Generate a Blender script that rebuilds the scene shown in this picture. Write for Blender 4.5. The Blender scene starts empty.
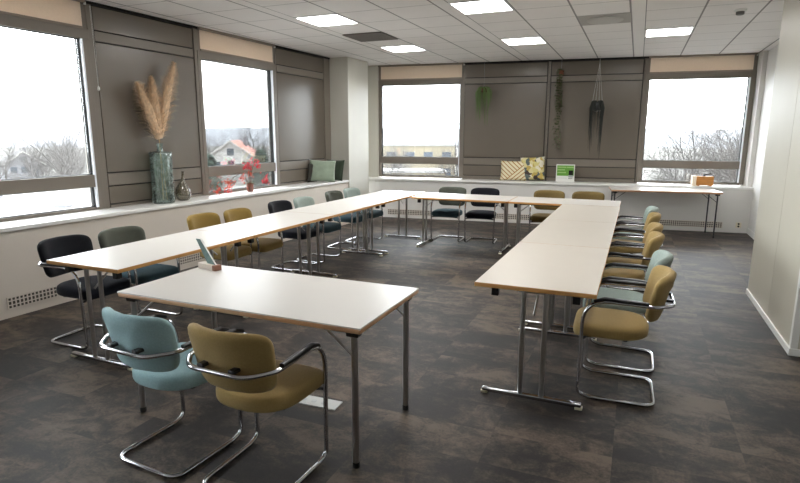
import bpy, bmesh, math, random
from mathutils import Vector, Matrix, noise

S = bpy.context.scene
C = S.collection
PI = math.pi
R = math.radians

# ------------------------------------------------------------------ camera
F_PX = 551.2
cd = bpy.data.cameras.new('camera')
cam = bpy.data.objects.new('camera', cd)
C.objects.link(cam)
cd.sensor_fit = 'HORIZONTAL'
cd.sensor_width = 36.0
cd.lens = 36.0 * F_PX / 800.0
cd.clip_end = 3000
cam.location = (0, 0, 1.6175)
_y, _p, _r = R(-23.0155), R(10.875), R(0.1553)
fw = Vector((math.sin(_y) * math.cos(_p), math.cos(_y) * math.cos(_p), -math.sin(_p)))
rt = Vector((math.cos(_y), -math.sin(_y), 0))
up = rt.cross(fw)
rt2 = rt * math.cos(_r) + up * math.sin(_r)
up2 = up * math.cos(_r) - rt * math.sin(_r)
M3 = Matrix((rt2, up2, -fw)).transposed()
cam.rotation_euler = M3.to_euler()
S.camera = cam

# ------------------------------------------------------------------ world, exposure
SKY = 3.4
LAMP = 5.0
w = bpy.data.worlds.new('overcast_sky')
S.world = w
w.use_nodes = True
wn = w.node_tree.nodes
wn['Background'].inputs[0].default_value = (0.93, 0.965, 1.0, 1)
wn['Background'].inputs[1].default_value = SKY
S.view_settings.view_transform = 'Standard'
S.view_settings.look = 'None'
S.view_settings.gamma = 1
S.view_settings.exposure = 2.3
S.view_settings.use_curve_mapping = False


# ------------------------------------------------------------------ materials
def lin(c):
    def f(v):
        v = v / 255.0
        return v / 12.92 if v <= .04045 else ((v + .055) / 1.055) ** 2.4
    return (f(c[0]), f(c[1]), f(c[2]), 1)


def mat(name, rgb, rough=.6, metal=0, spec=.5, noise_amt=0, nscale=20, bump=0, bscale=200, coat=0, sheen=0, stretch=None):
    m = bpy.data.materials.new(name)
    m.use_nodes = True
    nt = m.node_tree
    b = nt.nodes['Principled BSDF']
    b.inputs['Base Color'].default_value = lin(rgb)
    b.inputs['Roughness'].default_value = rough
    b.inputs['Metallic'].default_value = metal
    b.inputs['Specular IOR Level'].default_value = spec
    b.inputs['Coat Weight'].default_value = coat
    b.inputs['Sheen Weight'].default_value = sheen
    if noise_amt or bump:
        tc = nt.nodes.new('ShaderNodeTexCoord')
        mp = nt.nodes.new('ShaderNodeMapping')
        nt.links.new(tc.outputs['Object'], mp.inputs[0])
        if stretch:
            mp.inputs['Scale'].default_value = stretch
    if noise_amt:
        n = nt.nodes.new('ShaderNodeTexNoise')
        n.inputs['Scale'].default_value = nscale
        n.inputs['Detail'].default_value = 5
        nt.links.new(mp.outputs[0], n.inputs['Vector'])
        mr = nt.nodes.new('ShaderNodeMapRange')
        mr.inputs[1].default_value = .3
        mr.inputs[2].default_value = .7
        mr.inputs[3].default_value = 1 - noise_amt
        mr.inputs[4].default_value = 1 + noise_amt
        nt.links.new(n.outputs[0], mr.inputs[0])
        mx = nt.nodes.new('ShaderNodeVectorMath')
        mx.operation = 'SCALE'
        mx.inputs[0].default_value = lin(rgb)[:3]
        nt.links.new(mr.outputs[0], mx.inputs['Scale'])
        nt.links.new(mx.outputs[0], b.inputs['Base Color'])
    if bump:
        n2 = nt.nodes.new('ShaderNodeTexNoise')
        n2.inputs['Scale'].default_value = bscale
        nt.links.new(mp.outputs[0], n2.inputs['Vector'])
        bp = nt.nodes.new('ShaderNodeBump')
        bp.inputs['Strength'].default_value = bump
        bp.inputs['Distance'].default_value = .002
        nt.links.new(n2.outputs[0], bp.inputs['Height'])
        nt.links.new(bp.outputs[0], b.inputs['Normal'])
    return m


def mnode(nt, op, a, b=None, c=None):
    n = nt.nodes.new('ShaderNodeMath')
    n.operation = op
    for i, v in enumerate((a, b, c)):
        if v is None:
            continue
        if isinstance(v, (int, float)):
            n.inputs[i].default_value = v
        else:
            nt.links.new(v, n.inputs[i])
    return n.outputs[0]


def mixc(nt, fac, a, b):
    n = nt.nodes.new('ShaderNodeMix')
    n.data_type = 'RGBA'
    for i, v in ((0, fac), (6, a), (7, b)):
        if isinstance(v, (int, float)):
            n.inputs[i].default_value = v
        elif isinstance(v, tuple):
            n.inputs[i].default_value = v
        else:
            nt.links.new(v, n.inputs[i])
    return n.outputs[2]


def carpet_material():
    m = bpy.data.materials.new('carpet_tiles')
    m.use_nodes = True
    nt = m.node_tree
    b = nt.nodes['Principled BSDF']
    tc = nt.nodes.new('ShaderNodeTexCoord')
    mp = nt.nodes.new('ShaderNodeMapping')
    nt.links.new(tc.outputs['Object'], mp.inputs[0])
    mp.inputs['Scale'].default_value = (1 / .62, 1 / .31, 1)
    mp.inputs['Rotation'].default_value = (0, 0, 0)
    fl = nt.nodes.new('ShaderNodeVectorMath')
    fl.operation = 'FLOOR'
    nt.links.new(mp.outputs[0], fl.inputs[0])
    wn_ = nt.nodes.new('ShaderNodeTexWhiteNoise')
    nt.links.new(fl.outputs[0], wn_.inputs[0])
    # per tile shifted streaky noise
    off = nt.nodes.new('ShaderNodeVectorMath')
    off.operation = 'MULTIPLY_ADD'
    nt.links.new(wn_.outputs['Color'], off.inputs[0])
    off.inputs[1].default_value = (1.2, 1.2, 4)
    nt.links.new(tc.outputs['Object'], off.inputs[2])
    ms = nt.nodes.new('ShaderNodeMapping')
    ms.inputs['Scale'].default_value = (1.7, 3.4, 1)
    ms.inputs['Rotation'].default_value = (0, 0, .35)
    nt.links.new(off.outputs[0], ms.inputs[0])
    n1 = nt.nodes.new('ShaderNodeTexNoise')
    n1.inputs['Scale'].default_value = 1.0
    n1.inputs['Detail'].default_value = 7
    n1.inputs['Roughness'].default_value = .62
    n1.inputs['Distortion'].default_value = .5
    nt.links.new(ms.outputs[0], n1.inputs[0])
    n2 = nt.nodes.new('ShaderNodeTexNoise')
    n2.inputs['Scale'].default_value = 70
    n2.inputs['Detail'].default_value = 3
    nt.links.new(tc.outputs['Object'], n2.inputs[0])
    t = mnode(nt, 'MULTIPLY_ADD', wn_.outputs[0], .17, mnode(nt, 'MULTIPLY_ADD', n1.outputs[0], 1.3, -.11))
    t = mnode(nt, 'MULTIPLY_ADD', n2.outputs[0], .30, mnode(nt, 'SUBTRACT', t, .07))
    n4 = nt.nodes.new('ShaderNodeTexNoise')
    n4.inputs['Scale'].default_value = 7.5
    n4.inputs['Detail'].default_value = 6
    n4.inputs['Roughness'].default_value = .7
    n4.inputs['Distortion'].default_value = 1.2
    nt.links.new(off.outputs[0], n4.inputs[0])
    t = mnode(nt, 'ADD', t, mnode(nt, 'MULTIPLY_ADD', n4.outputs[0], .75, -.38))
    cr = nt.nodes.new('ShaderNodeValToRGB')
    nt.links.new(t, cr.inputs[0])
    e = cr.color_ramp.elements
    e[0].position = .42
    e[0].color = lin((30, 24, 21))
    e[1].position = .92
    e[1].color = lin((98, 84, 70))
    x = e.new(.60)
    x.color = lin((39, 32, 28))
    x = e.new(.70)
    x.color = lin((57, 48, 41))
    nt.links.new(cr.outputs[0], b.inputs['Base Color'])
    b.inputs['Roughness'].default_value = .62
    b.inputs['Specular IOR Level'].default_value = .25
    b.inputs['Sheen Weight'].default_value = .05
    b.inputs['Sheen Roughness'].default_value = .5
    bp = nt.nodes.new('ShaderNodeBump')
    bp.inputs['Strength'].default_value = .35
    bp.inputs['Distance'].default_value = .003
    n3 = nt.nodes.new('ShaderNodeTexNoise')
    n3.inputs['Scale'].default_value = 260
    nt.links.new(tc.outputs['Object'], n3.inputs[0])
    nt.links.new(n3.outputs[0], bp.inputs['Height'])
    nt.links.new(bp.outputs[0], b.inputs['Normal'])
    return m


CX0, CPX, CY0, CT = -1.95, 1.915, 5.85, .595


def ceiling_material():
    m = bpy.data.materials.new('ceiling_tiles')
    m.use_nodes = True
    nt = m.node_tree
    b = nt.nodes['Principled BSDF']
    tc = nt.nodes.new('ShaderNodeTexCoord')
    sp = nt.nodes.new('ShaderNodeSeparateXYZ')
    nt.links.new(tc.outputs['Object'], sp.inputs[0])
    xx = mnode(nt, 'ADD', sp.outputs[0], 20 * CPX - CX0)
    xx = mnode(nt, 'MODULO', xx, CPX)
    xm = mnode(nt, 'MODULO', xx, .588)
    xd = mnode(nt, 'MINIMUM', xm, mnode(nt, 'SUBTRACT', .588, xm))
    yy = mnode(nt, 'ADD', sp.outputs[1], 40 * CT - CY0)
    ym = mnode(nt, 'MODULO', yy, CT)
    yd = mnode(nt, 'MINIMUM', ym, mnode(nt, 'SUBTRACT', CT, ym))
    lx_ = mnode(nt, 'LESS_THAN', xd, .010)
    instrip = mnode(nt, 'GREATER_THAN', xx, 1.764)
    ly_ = mnode(nt, 'MULTIPLY', mnode(nt, 'LESS_THAN', yd, .007), mnode(nt, 'SUBTRACT', 1, instrip))
    n = nt.nodes.new('ShaderNodeTexNoise')
    n.inputs['Scale'].default_value = 3
    n.inputs['Detail'].default_value = 4
    nt.links.new(tc.outputs['Object'], n.inputs[0])
    base = mixc(nt, n.outputs[0], lin((236, 233, 231)), lin((243, 240, 238)))
    c = mixc(nt, mnode(nt, 'MULTIPLY', ly_, .55), base, lin((110, 108, 106)))
    c = mixc(nt, mnode(nt, 'MULTIPLY', lx_, .75), c, lin((100, 99, 98)))
    nt.links.new(c, b.inputs['Base Color'])
    b.inputs['Roughness'].default_value = .9
    return m


def glass_mat(name, tint=(1, 1, 1, 1), refl=1.0):
    m = bpy.data.materials.new(name)
    m.use_nodes = True
    nt = m.node_tree
    nt.nodes.clear()
    o = nt.nodes.new('ShaderNodeOutputMaterial')
    t = nt.nodes.new('ShaderNodeBsdfTransparent')
    t.inputs[0].default_value = tint
    g = nt.nodes.new('ShaderNodeBsdfGlossy')
    g.inputs['Roughness'].default_value = .02
    fr = nt.nodes.new('ShaderNodeFresnel')
    fr.inputs[0].default_value = 1.45
    mx = nt.nodes.new('ShaderNodeMixShader')
    f = mnode(nt, 'MULTIPLY', fr.outputs[0], refl)
    nt.links.new(f, mx.inputs[0])
    nt.links.new(t.outputs[0], mx.inputs[1])
    nt.links.new(g.outputs[0], mx.inputs[2])
    nt.links.new(mx.outputs[0], o.inputs[0])
    return m


def emis(name, rgb, s):
    m = bpy.data.materials.new(name)
    m.use_nodes = True
    b = m.node_tree.nodes['Principled BSDF']
    b.inputs['Base Color'].default_value = (.8, .8, .8, 1)
    b.inputs['Emission Color'].default_value = rgb
    b.inputs['Emission Strength'].default_value = s
    return m


M = {}
M['carpet'] = carpet_material()
M['ceiling'] = ceiling_material()
M['white_wall'] = mat('painted_wall_white', (222, 220, 216), .6, noise_amt=.02, nscale=3)
M['sill_wall'] = mat('painted_wall_greige', (214, 205, 194), .65, noise_amt=.02, nscale=3)
M['column'] = mat('painted_column', (206, 204, 194), .55, noise_amt=.02, nscale=2)
M['partition'] = mat('partition_laminate', (192, 187, 172), .45, noise_amt=.03, nscale=1.5)
M['sill'] = mat('sill_laminate_white', (236, 235, 232), .3, spec=.5)
M['panel'] = mat('wall_panel_greybrown', (109, 101, 91), .27, spec=.5, noise_amt=.03, nscale=1.2)
M['panel_frame'] = mat('window_frame_greybrown', (120, 112, 102), .38)
M['dark_gap'] = mat('dark_gap', (14, 12, 11), .8)
M['reveal'] = mat('white_gasket', (235, 238, 245), .4)
M['blind'] = mat('blind_cream_fabric', (240, 224, 206), .9, noise_amt=.03, nscale=60)
_nt = M['blind'].node_tree
_tr = _nt.nodes.new('ShaderNodeBsdfTranslucent')
_tr.inputs[0].default_value = lin((222, 204, 184))
_mx = _nt.nodes.new('ShaderNodeMixShader')
_mx.inputs[0].default_value = .22
_nt.links.new(_nt.nodes['Principled BSDF'].outputs[0], _mx.inputs[1])
_nt.links.new(_tr.outputs[0], _mx.inputs[2])
_nt.links.new(_mx.outputs[0], _nt.nodes['Material Output'].inputs[0])
M['blind_bar'] = mat('blind_bar_taupe', (140, 128, 116), .5)
M['glass'] = glass_mat('window_glass', (.97, .985, .985, 1), .8)
M['chrome'] = mat('chrome_tube', (205, 206, 210), .09, metal=1)
M['steel'] = mat('satin_chrome', (178, 175, 172), .3, metal=1)
M['dark_steel'] = mat('dark_steel', (70, 70, 74), .3, metal=1)
M['black'] = mat('black_plastic', (22, 22, 24), .35)
M['rubber'] = mat('black_rubber', (30, 30, 30), .7)
M['laminate'] = mat('white_table_laminate', (208, 203, 196), .34, spec=.35, noise_amt=.012, nscale=4)
M['laminate_warm'] = mat('cream_table_laminate', (214, 206, 194), .3, spec=.45, noise_amt=.012, nscale=4)
M['wood_edge'] = mat('beech_ply_edge', (206, 152, 88), .45, noise_amt=.15, nscale=10, stretch=(1, 1, 18))
M['wood_edge_dark'] = mat('beech_rounded_edge', (192, 148, 110), .4, noise_amt=.12, nscale=8, stretch=(1, 1, 12))
M['white_plastic'] = mat('white_plastic', (232, 232, 228), .4)
M['cream_plastic'] = mat('cream_plastic', (222, 214, 190), .4)


def fabric(name, rgb):
    return mat(name, rgb, .95, spec=.15, noise_amt=.08, nscale=120, bump=.35, bscale=600, sheen=.12)


M['teal'] = fabric('teal_wool', (156, 186, 190))
M['mustard'] = fabric('mustard_wool', (158, 134, 86))
M['olive'] = fabric('olive_wool', (140, 116, 62))
M['bronze'] = fabric('bronze_wool', (116, 98, 60))
M['sage'] = fabric('sage_wool', (150, 163, 156))
M['navy'] = fabric('navy_black_wool', (34, 38, 48))
M['black_fab'] = fabric('black_wool', (26, 27, 32))
M['moss'] = fabric('dark_moss_wool', (82, 85, 76))
M['teal_shaded'] = fabric('teal_wool_shaded', (72, 98, 108))  # teal seat wool with shade and its bluish cast put into the colour


# ------------------------------------------------------------------ mesh helpers
def mesh_from(bm, name, m, smooth=False, auto=None):
    bmesh.ops.recalc_face_normals(bm, faces=bm.faces[:])
    me = bpy.data.meshes.new(name)
    bm.to_mesh(me)
    bm.free()
    ms = m if isinstance(m, (list, tuple)) else [m]
    for x in ms:
        me.materials.append(x)
    if smooth:
        for p in me.polygons:
            p.use_smooth = True
        if auto:
            try:
                me.set_sharp_from_angle(angle=R(auto))
            except Exception:
                pass
    return me


def obj(name, bm, m, parent=None, smooth=False, auto=None):
    me = mesh_from(bm, name, m, smooth, auto)
    o = bpy.data.objects.new(name, me)
    C.objects.link(o)
    if parent is not None:
        o.parent = parent
    return o


def tag(o, label, cat, group=None):
    o['label'] = label
    o['category'] = cat
    if group:
        o['group'] = group
    return o


def thing(name, label, cat, loc=(0, 0, 0), rz=0, group=None):
    o = bpy.data.objects.new(name, None)
    o.empty_display_size = .1
    C.objects.link(o)
    o.location = loc
    o.rotation_euler = (0, 0, rz)
    return tag(o, label, cat, group)


def struct(name, bm, m, parent=None, **k):
    o = obj(name, bm, m, parent, **k)
    if parent is None:
        o['kind'] = 'structure'
    return o


def copy_tree(root, loc, rz, label=None, group=None, mats=None):
    def cp(o, parent):
        c = o.copy()
        C.objects.link(c)
        c.parent = parent
        if mats and o.name.split('.')[0] in mats:
            c.data = o.data.copy()
            c.data.materials[0] = mats[o.name.split('.')[0]]
        for ch in list(o.children):
            cp(ch, c)
        return c
    r = cp(root, None)
    r.location = loc
    r.rotation_euler = (0, 0, rz)
    if label:
        r['label'] = label
    if group:
        r['group'] = group
    return r


def box(bm, x0, x1, y0, y1, z0, z1, bev=0, seg=2, mi=0, fn=None):
    t = bmesh.new()
    vs = [t.verts.new((x, y, z)) for x in (x0, x1) for y in (y0, y1) for z in (z0, z1)]
    for f in ((0, 1, 3, 2), (4, 6, 7, 5), (0, 4, 5, 1), (2, 3, 7, 6), (0, 2, 6, 4), (1, 5, 7, 3)):
        t.faces.new([vs[i] for i in f])
    bmesh.ops.recalc_face_normals(t, faces=t.faces[:])
    if bev:
        bmesh.ops.bevel(t, geom=t.edges[:], offset=bev, segments=seg, affect='EDGES', profile=.5)
    append(bm, t, mi, fn)


def append(bm, t, mi=0, fn=None):
    t.verts.index_update()
    mp = [bm.verts.new(fn(v.co) if fn else v.co) for v in t.verts]
    for f in t.faces:
        try:
            nf = bm.faces.new([mp[v.index] for v in f.verts])
            nf.material_index = mi if mi else f.material_index
        except ValueError:
            pass
    t.free()


def tube(bm, pts, r, sides=10, closed=False, cap=True, sx=1.0):
    pts = [Vector(p) for p in pts]
    n = len(pts)
    rs = r if isinstance(r, (list, tuple)) else [r] * n
    rings = []
    prev = None
    for i, p in enumerate(pts):
        if closed:
            d = (pts[(i + 1) % n] - pts[i - 1])
        else:
            d = pts[min(i + 1, n - 1)] - pts[max(i - 1, 0)]
        d.normalize()
        if prev is None:
            a = Vector((0, 0, 1)) if abs(d.z) < .9 else Vector((1, 0, 0))
            u = d.cross(a).normalized()
        else:
            u = prev - d * prev.dot(d)
            u.normalize()
        prev = u
        v = d.cross(u)
        rings.append([bm.verts.new(p + (u * math.cos(2 * PI * k / sides) * sx + v * math.sin(2 * PI * k / sides)) * rs[i]) for k in range(sides)])
    m = n if closed else n - 1
    for i in range(m):
        a, b = rings[i], rings[(i + 1) % n]
        for k in range(sides):
            try:
                bm.faces.new((a[k], a[(k + 1) % sides], b[(k + 1) % sides], b[k]))
            except ValueError:
                pass
    if cap and not closed:
        bm.faces.new(rings[0])
        bm.faces.new(rings[-1][::-1])


def fillet(pts, rad, seg=6, closed=False):
    pts = [Vector(p) for p in pts]
    n = len(pts)
    rads = rad if isinstance(rad, (list, tuple)) else [rad] * n
    out = []
    for i, p in enumerate(pts):
        if not closed and i in (0, n - 1):
            out.append(p)
            continue
        a = (pts[i - 1] - p)
        b = (pts[(i + 1) % n] - p)
        la, lb = a.length, b.length
        r_ = rads[i]
        a.normalize()
        b.normalize()
        ang = a.angle(b)
        if ang > 3.1 or r_ <= 0:
            out.append(p)
            continue
        t = min(r_ / math.tan(ang / 2), la * .49, lb * .49)
        for k in range(seg + 1):
            q = k / seg
            A, B = p + a * t, p + b * t
            out.append(A.lerp(p, q).lerp(p.lerp(B, q), q))
    return out


def lathe(bm, prof, sides=24, cx=0, cy=0, fn=None, mi=0, cap=True):
    rings = []
    for r_, z in prof:
        ring = []
        for k in range(sides):
            a = 2 * PI * k / sides
            co = Vector((cx + r_ * math.cos(a), cy + r_ * math.sin(a), z))
            ring.append(bm.verts.new(fn(co) if fn else co))
        rings.append(ring)
    for i in range(len(rings) - 1):
        for k in range(sides):
            f = bm.faces.new((rings[i][k], rings[i][(k + 1) % sides], rings[i + 1][(k + 1) % sides], rings[i + 1][k]))
            f.material_index = mi
    if cap:
        bm.faces.new(rings[0]).material_index = mi
        bm.faces.new(rings[-1]).material_index = mi


def cushion(bm, outline, layers, fn=None):
    """stack of copies of an outline (list of (x,y)), each (inset, z)"""
    cx = sum(p[0] for p in outline) / len(outline)
    cy = sum(p[1] for p in outline) / len(outline)
    n = len(outline)
    nrm = []
    for i in range(n):
        a, b = Vector(outline[i - 1]), Vector(outline[(i + 1) % n])
        d = (b - a).normalized()
        nrm.append(Vector((-d.y, d.x)))
    if sum((Vector((cx, cy)) - Vector(outline[i])).dot(nrm[i]) for i in range(n)) < 0:
        nrm = [-q for q in nrm]
    rings = []
    for ins, z in layers:
        ring = []
        for i, (x, y) in enumerate(outline):
            if ins < 0.09:
                p = Vector((x, y)) + nrm[i] * ins
            else:
                p = Vector((cx, cy)) + (Vector((x, y)) - Vector((cx, cy))) * (1 - ins)
            co = Vector((p.x, p.y, z))
            ring.append(bm.verts.new(fn(co) if fn else co))
        rings.append(ring)
    for i in range(len(rings) - 1):
        for k in range(n):
            bm.faces.new((rings[i][k], rings[i][(k + 1) % n], rings[i + 1][(k + 1) % n], rings[i + 1][k]))
    bm.faces.new(rings[0])
    bm.faces.new(rings[-1])


def superell(a, b, n, e=3.5):
    out = []
    for k in range(n):
        t = 2 * PI * k / n
        c, s = math.cos(t), math.sin(t)
        out.append((a * math.copysign(abs(c) ** (2 / e), c), b * math.copysign(abs(s) ** (2 / e), s)))
    return out


# ------------------------------------------------------------------ room frames
LO, LA = Vector((-5.13, 4.75)), R(-1.996)
BO, BA = Vector((-5.13, 11.02)), R(6.723)
lxv, lyv = Vector((math.cos(LA), math.sin(LA))), Vector((-math.sin(LA), math.cos(LA)))
bxv, byv = Vector((math.cos(BA), math.sin(BA))), Vector((-math.sin(BA), math.cos(BA)))
WL, LF, BW, BF, H = -5.4027, -4.9894, 10.3671, 9.9748, 2.9843


def FL(s, v, z):
    q = LO + lxv * (WL + v + 5.13) + lyv * (s - 4.75)
    return Vector((q.x, q.y, z))


def FB(s, v, z):
    q = BO + bxv * (s + 5.13) + byv * (BW - v - 11.02)
    return Vector((q.x, q.y, z))


def fbox(bm, F, s0, s1, v0, v1, z0, z1, bev=0, mi=0):
    box(bm, s0, s1, v0, v1, z0, z1, bev, fn=lambda c: F(c.x, c.y, c.z), mi=mi)


# ------------------------------------------------------------------ floor, ceiling
bm = bmesh.new()
box(bm, -5.9, 3.3, -4.4, 11.6, -.12, 0)
struct('floor', bm, M['carpet'])
bm = bmesh.new()
box(bm, -5.9, 3.3, -4.4, 11.6, H, H + .15)
struct('ceiling', bm, M['ceiling'])

ZS, ZF0, ZT0, ZT1, ZH0, ZH1, ZU = .814, .835, 1.062, 1.195, 2.595, 2.695, 2.945
WINL = [(5.89 - 3.13 * k, 7.322 - 3.13 * k) for k in range(4)]
BRDL = [(4.375 - 3.13 * k, 5.755 - 3.13 * k) for k in range(3)] + [(7.465, 8.80)]
WINB = [(-4.880, -3.315), (.068, 1.592)]
BRDB = [(-3.212, -1.69), (-1.612, -.06)]
S0L, S1L = -4.3, 10.9
S0B, S1B = -5.9, 2.3

# wall_left: solid below the sill, header above the windows, piers behind the boards
bm = bmesh.new()
fbox(bm, FL, S0L, 9.008, -.2, .392, 0, ZS - .04)
fbox(bm, FL, S0L, S1L, -.2, -.02, H - .03, H)
prev = S0L
for a, b in sorted(WINL):
    fbox(bm, FL, prev, a - .075, -.07, 0, ZS - .04, H - .03)
    prev = b + .075
fbox(bm, FL, prev, S1L, -.07, 0, ZS - .04, H - .03)
struct('wall_left', bm, M['sill_wall'])
bm = bmesh.new()
fbox(bm, FB, S0B, S1B, -.2, .392 - .02, 0, .74)
fbox(bm, FB, S0B, S1B, -.2, -.02, H - .03, H)
prev = S0B
for a, b in WINB:
    fbox(bm, FB, prev, a - .075, -.07, 0, .74, H - .03)
    prev = b + .075
fbox(bm, FB, prev, S1B, -.07, 0, .74, H - .03)
struct('wall_back', bm, M['white_wall'])

# sills (running shelves in front of the windows)
bm = bmesh.new()
fbox(bm, FL, S0L, 9.006, -.02, .4135, ZS - .038, ZS, .006)
struct('trim_1', bm, M['sill'])
bm = bmesh.new()
fbox(bm, FB, -5.35, 1.86, -.02, .40, .742, .78, .006)
struct('trim_2', bm, M['sill'])


def window(n, F, a, b, zs):
    """frame, transom, panes"""
    fr = bmesh.new()
    w_ = .075
    fbox(fr, F, a - w_, a - .012, -.06, .045, zs, ZH1, .004)
    fbox(fr, F, b + .012, b + w_ + .03, -.06, .045, zs, ZH1, .004)
    fbox(fr, F, a - w_, b + w_ + .03, -.055, .05, ZH0, ZH1, .004)
    fbox(fr, F, a - .012, b + .012, -.055, .05, ZT0, ZT1, .004)
    fbox(fr, F, a - w_, b + w_, -.06, .03, zs - .005, zs + .03, .003)
    o = struct('window_%d' % n, fr, M['panel_frame'])
    for z0, z1 in ((zs + .03, ZT0), (ZT1, ZH0)):
        g = bmesh.new()
        fbox(g, F, a, b, -.012, -.004, z0 + .006, z1 - .004)
        obj('pane', g, M['glass'], o)
        k = bmesh.new()
        t = .012
        for q in ((a - t, a, z0, z1), (b, b + t, z0, z1)):
            fbox(k, F, q[0], q[1], -.03, .02, q[2], q[3])
        for q in ((a, b, z0, z0 + .007), (a, b, z1 - .006, z1)):
            fbox(k, F, q[0], q[1], -.03, .01, q[2], q[3])
        obj('gasket', k, M['dark_gap'], o)
    rv = bmesh.new()
    fbox(rv, F, b + .010, b + .028, .0, .054, zs + .03, ZH0)
    obj('reveal_strip', rv, M['reveal'], o)
    # head box above the glass behind the blind
    hb = bmesh.new()
    for q in ((a - w_, a, -.06, .03, ZH1, H - .03), (b, b + w_ + .03, -.06, .03, ZH1, H - .03), (a - w_, b + w_ + .03, -.06, .03, H - .06, H - .03)):
        fbox(hb, F, *q)
    obj('head_frame', hb, M['panel_frame'], o)
    g = bmesh.new()
    fbox(g, F, a, b, -.012, -.004, ZH1, H - .06)
    obj('pane', g, M['glass'], o)
    return o


def boards(n, F, a, b, zs, prev_e, next_s):
    """bay of grey-brown boards with shadow gaps, posts on both sides"""
    d = bmesh.new()
    fbox(d, F, prev_e, next_s, 0, .008, zs - .01, H)
    o = struct('trim_%d' % n, d, M['dark_gap'])
    g = .014
    p = bmesh.new()
    fbox(p, F, prev_e, a - g, 0, .04, zs - .005, H - .03, .003)
    fbox(p, F, b + g, next_s, 0, .04, zs - .005, H - .03, .003)
    for z0, z1 in ((zs - .005, ZF0 + .01), (ZT0, ZT1), (ZH0, ZH1)):
        fbox(p, F, a, b, 0, .036, z0, z1, .003)
    obj('panel_frame', p, M['panel_frame'], o)
    for z0, z1 in ((ZF0 + .01 + g, ZT0 - g), (ZT1 + g, ZH0 - g), (ZH1 + g, ZU)):
        q = bmesh.new()
        fbox(q, F, a, b, 0, .032, z0, z1, .002)
        obj('panel_board', q, M['panel'], o)
    return o


wn_i = 1
for a, b in WINL:
    window(wn_i, FL, a, b, ZS)
    wn_i += 1
for a, b in WINB:
    window(wn_i, FB, a, b, .80)
    wn_i += 1
tn = 3
for i, (a, b) in enumerate(BRDL[:3]):
    boards(tn, FL, a, b, ZS, WINL[i + 1][1] + .105, WINL[i][0] - .075)
    tn += 1
boards(tn, FL, BRDL[3][0], BRDL[3][1], ZS, WINL[0][1] + .105, 9.006)
tn += 1
boards(tn, FB, BRDB[0][0], BRDB[0][1], .79, WINB[0][1] + .105, -1.652)
tn += 1
boards(tn, FB, BRDB[1][0], BRDB[1][1], .79, -1.650, WINB[1][0] - .075)
tn += 1

# dark shadow gap along the ceiling
bm = bmesh.new()
fbox(bm, FL, S0L, 9.006, .0, .05, H - .028, H - .001)
struct('trim_%d' % tn, bm, M['dark_gap'])
tn += 1
bm = bmesh.new()
fbox(bm, FB, -4.955, 1.68, .0, .05, H - .028, H - .001)
struct('trim_%d' % tn, bm, M['dark_gap'])
tn += 1

# column in the left corner, pier by the right window
bm = bmesh.new()
fbox(bm, FL, 9.008, 9.76, -.1, .4135, 0, H)
struct('wall_column', bm, M['column'])
bm = bmesh.new()
fbox(bm, FB, -5.7, -4.956, 0, .06, .78, H)
struct('wall_back_left', bm, M['column'])
bm = bmesh.new()
fbox(bm, FB, 1.70, 1.95, -.1, .25, 0, H)
struct('wall_back_right', bm, M['white_wall'])

# right wall, partition block, front wall behind the camera
bm = bmesh.new()
box(bm, 1.83, 2.05, 6.5, 11.4, 0, H)
struct('wall_right', bm, M['white_wall'])
bm = bmesh.new()
box(bm, 1.815, 1.83, 6.57, 10.8, 0, .10, .002)
struct('baseboard_right', bm, M['white_plastic'])
bm = bmesh.new()
for a, b in ((4.76, 5.585), (5.592, 6.56)):
    box(bm, 1.174, 1.26, a, b, 0, H)
box(bm, 1.182, 3.1, 4.765, 6.55, 0, H)
struct('wall_partition', bm, M['partition'])
bm = bmesh.new()
box(bm, 1.160, 1.174, 4.748, 6.56, 0, .055, .003)
box(bm, 1.160, 3.0, 4.745, 4.76, 0, .055, .003)
struct('baseboard_partition', bm, M['white_plastic'])
bm = bmesh.new()
box(bm, 1.168, 1.215, 4.752, 4.80, .055, H, .003)
struct('trim_%d' % tn, bm, M['white_plastic'])
tn += 1
bm = bmesh.new()
box(bm, 3.0, 3.2, -4.4, 4.8, 0, H)
struct('wall_right_near', bm, M['white_wall'])
bm = bmesh.new()
box(bm, -5.9, 3.2, -4.4, -4.2, 0, H)
struct('wall_front', bm, M['white_wall'])


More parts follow.
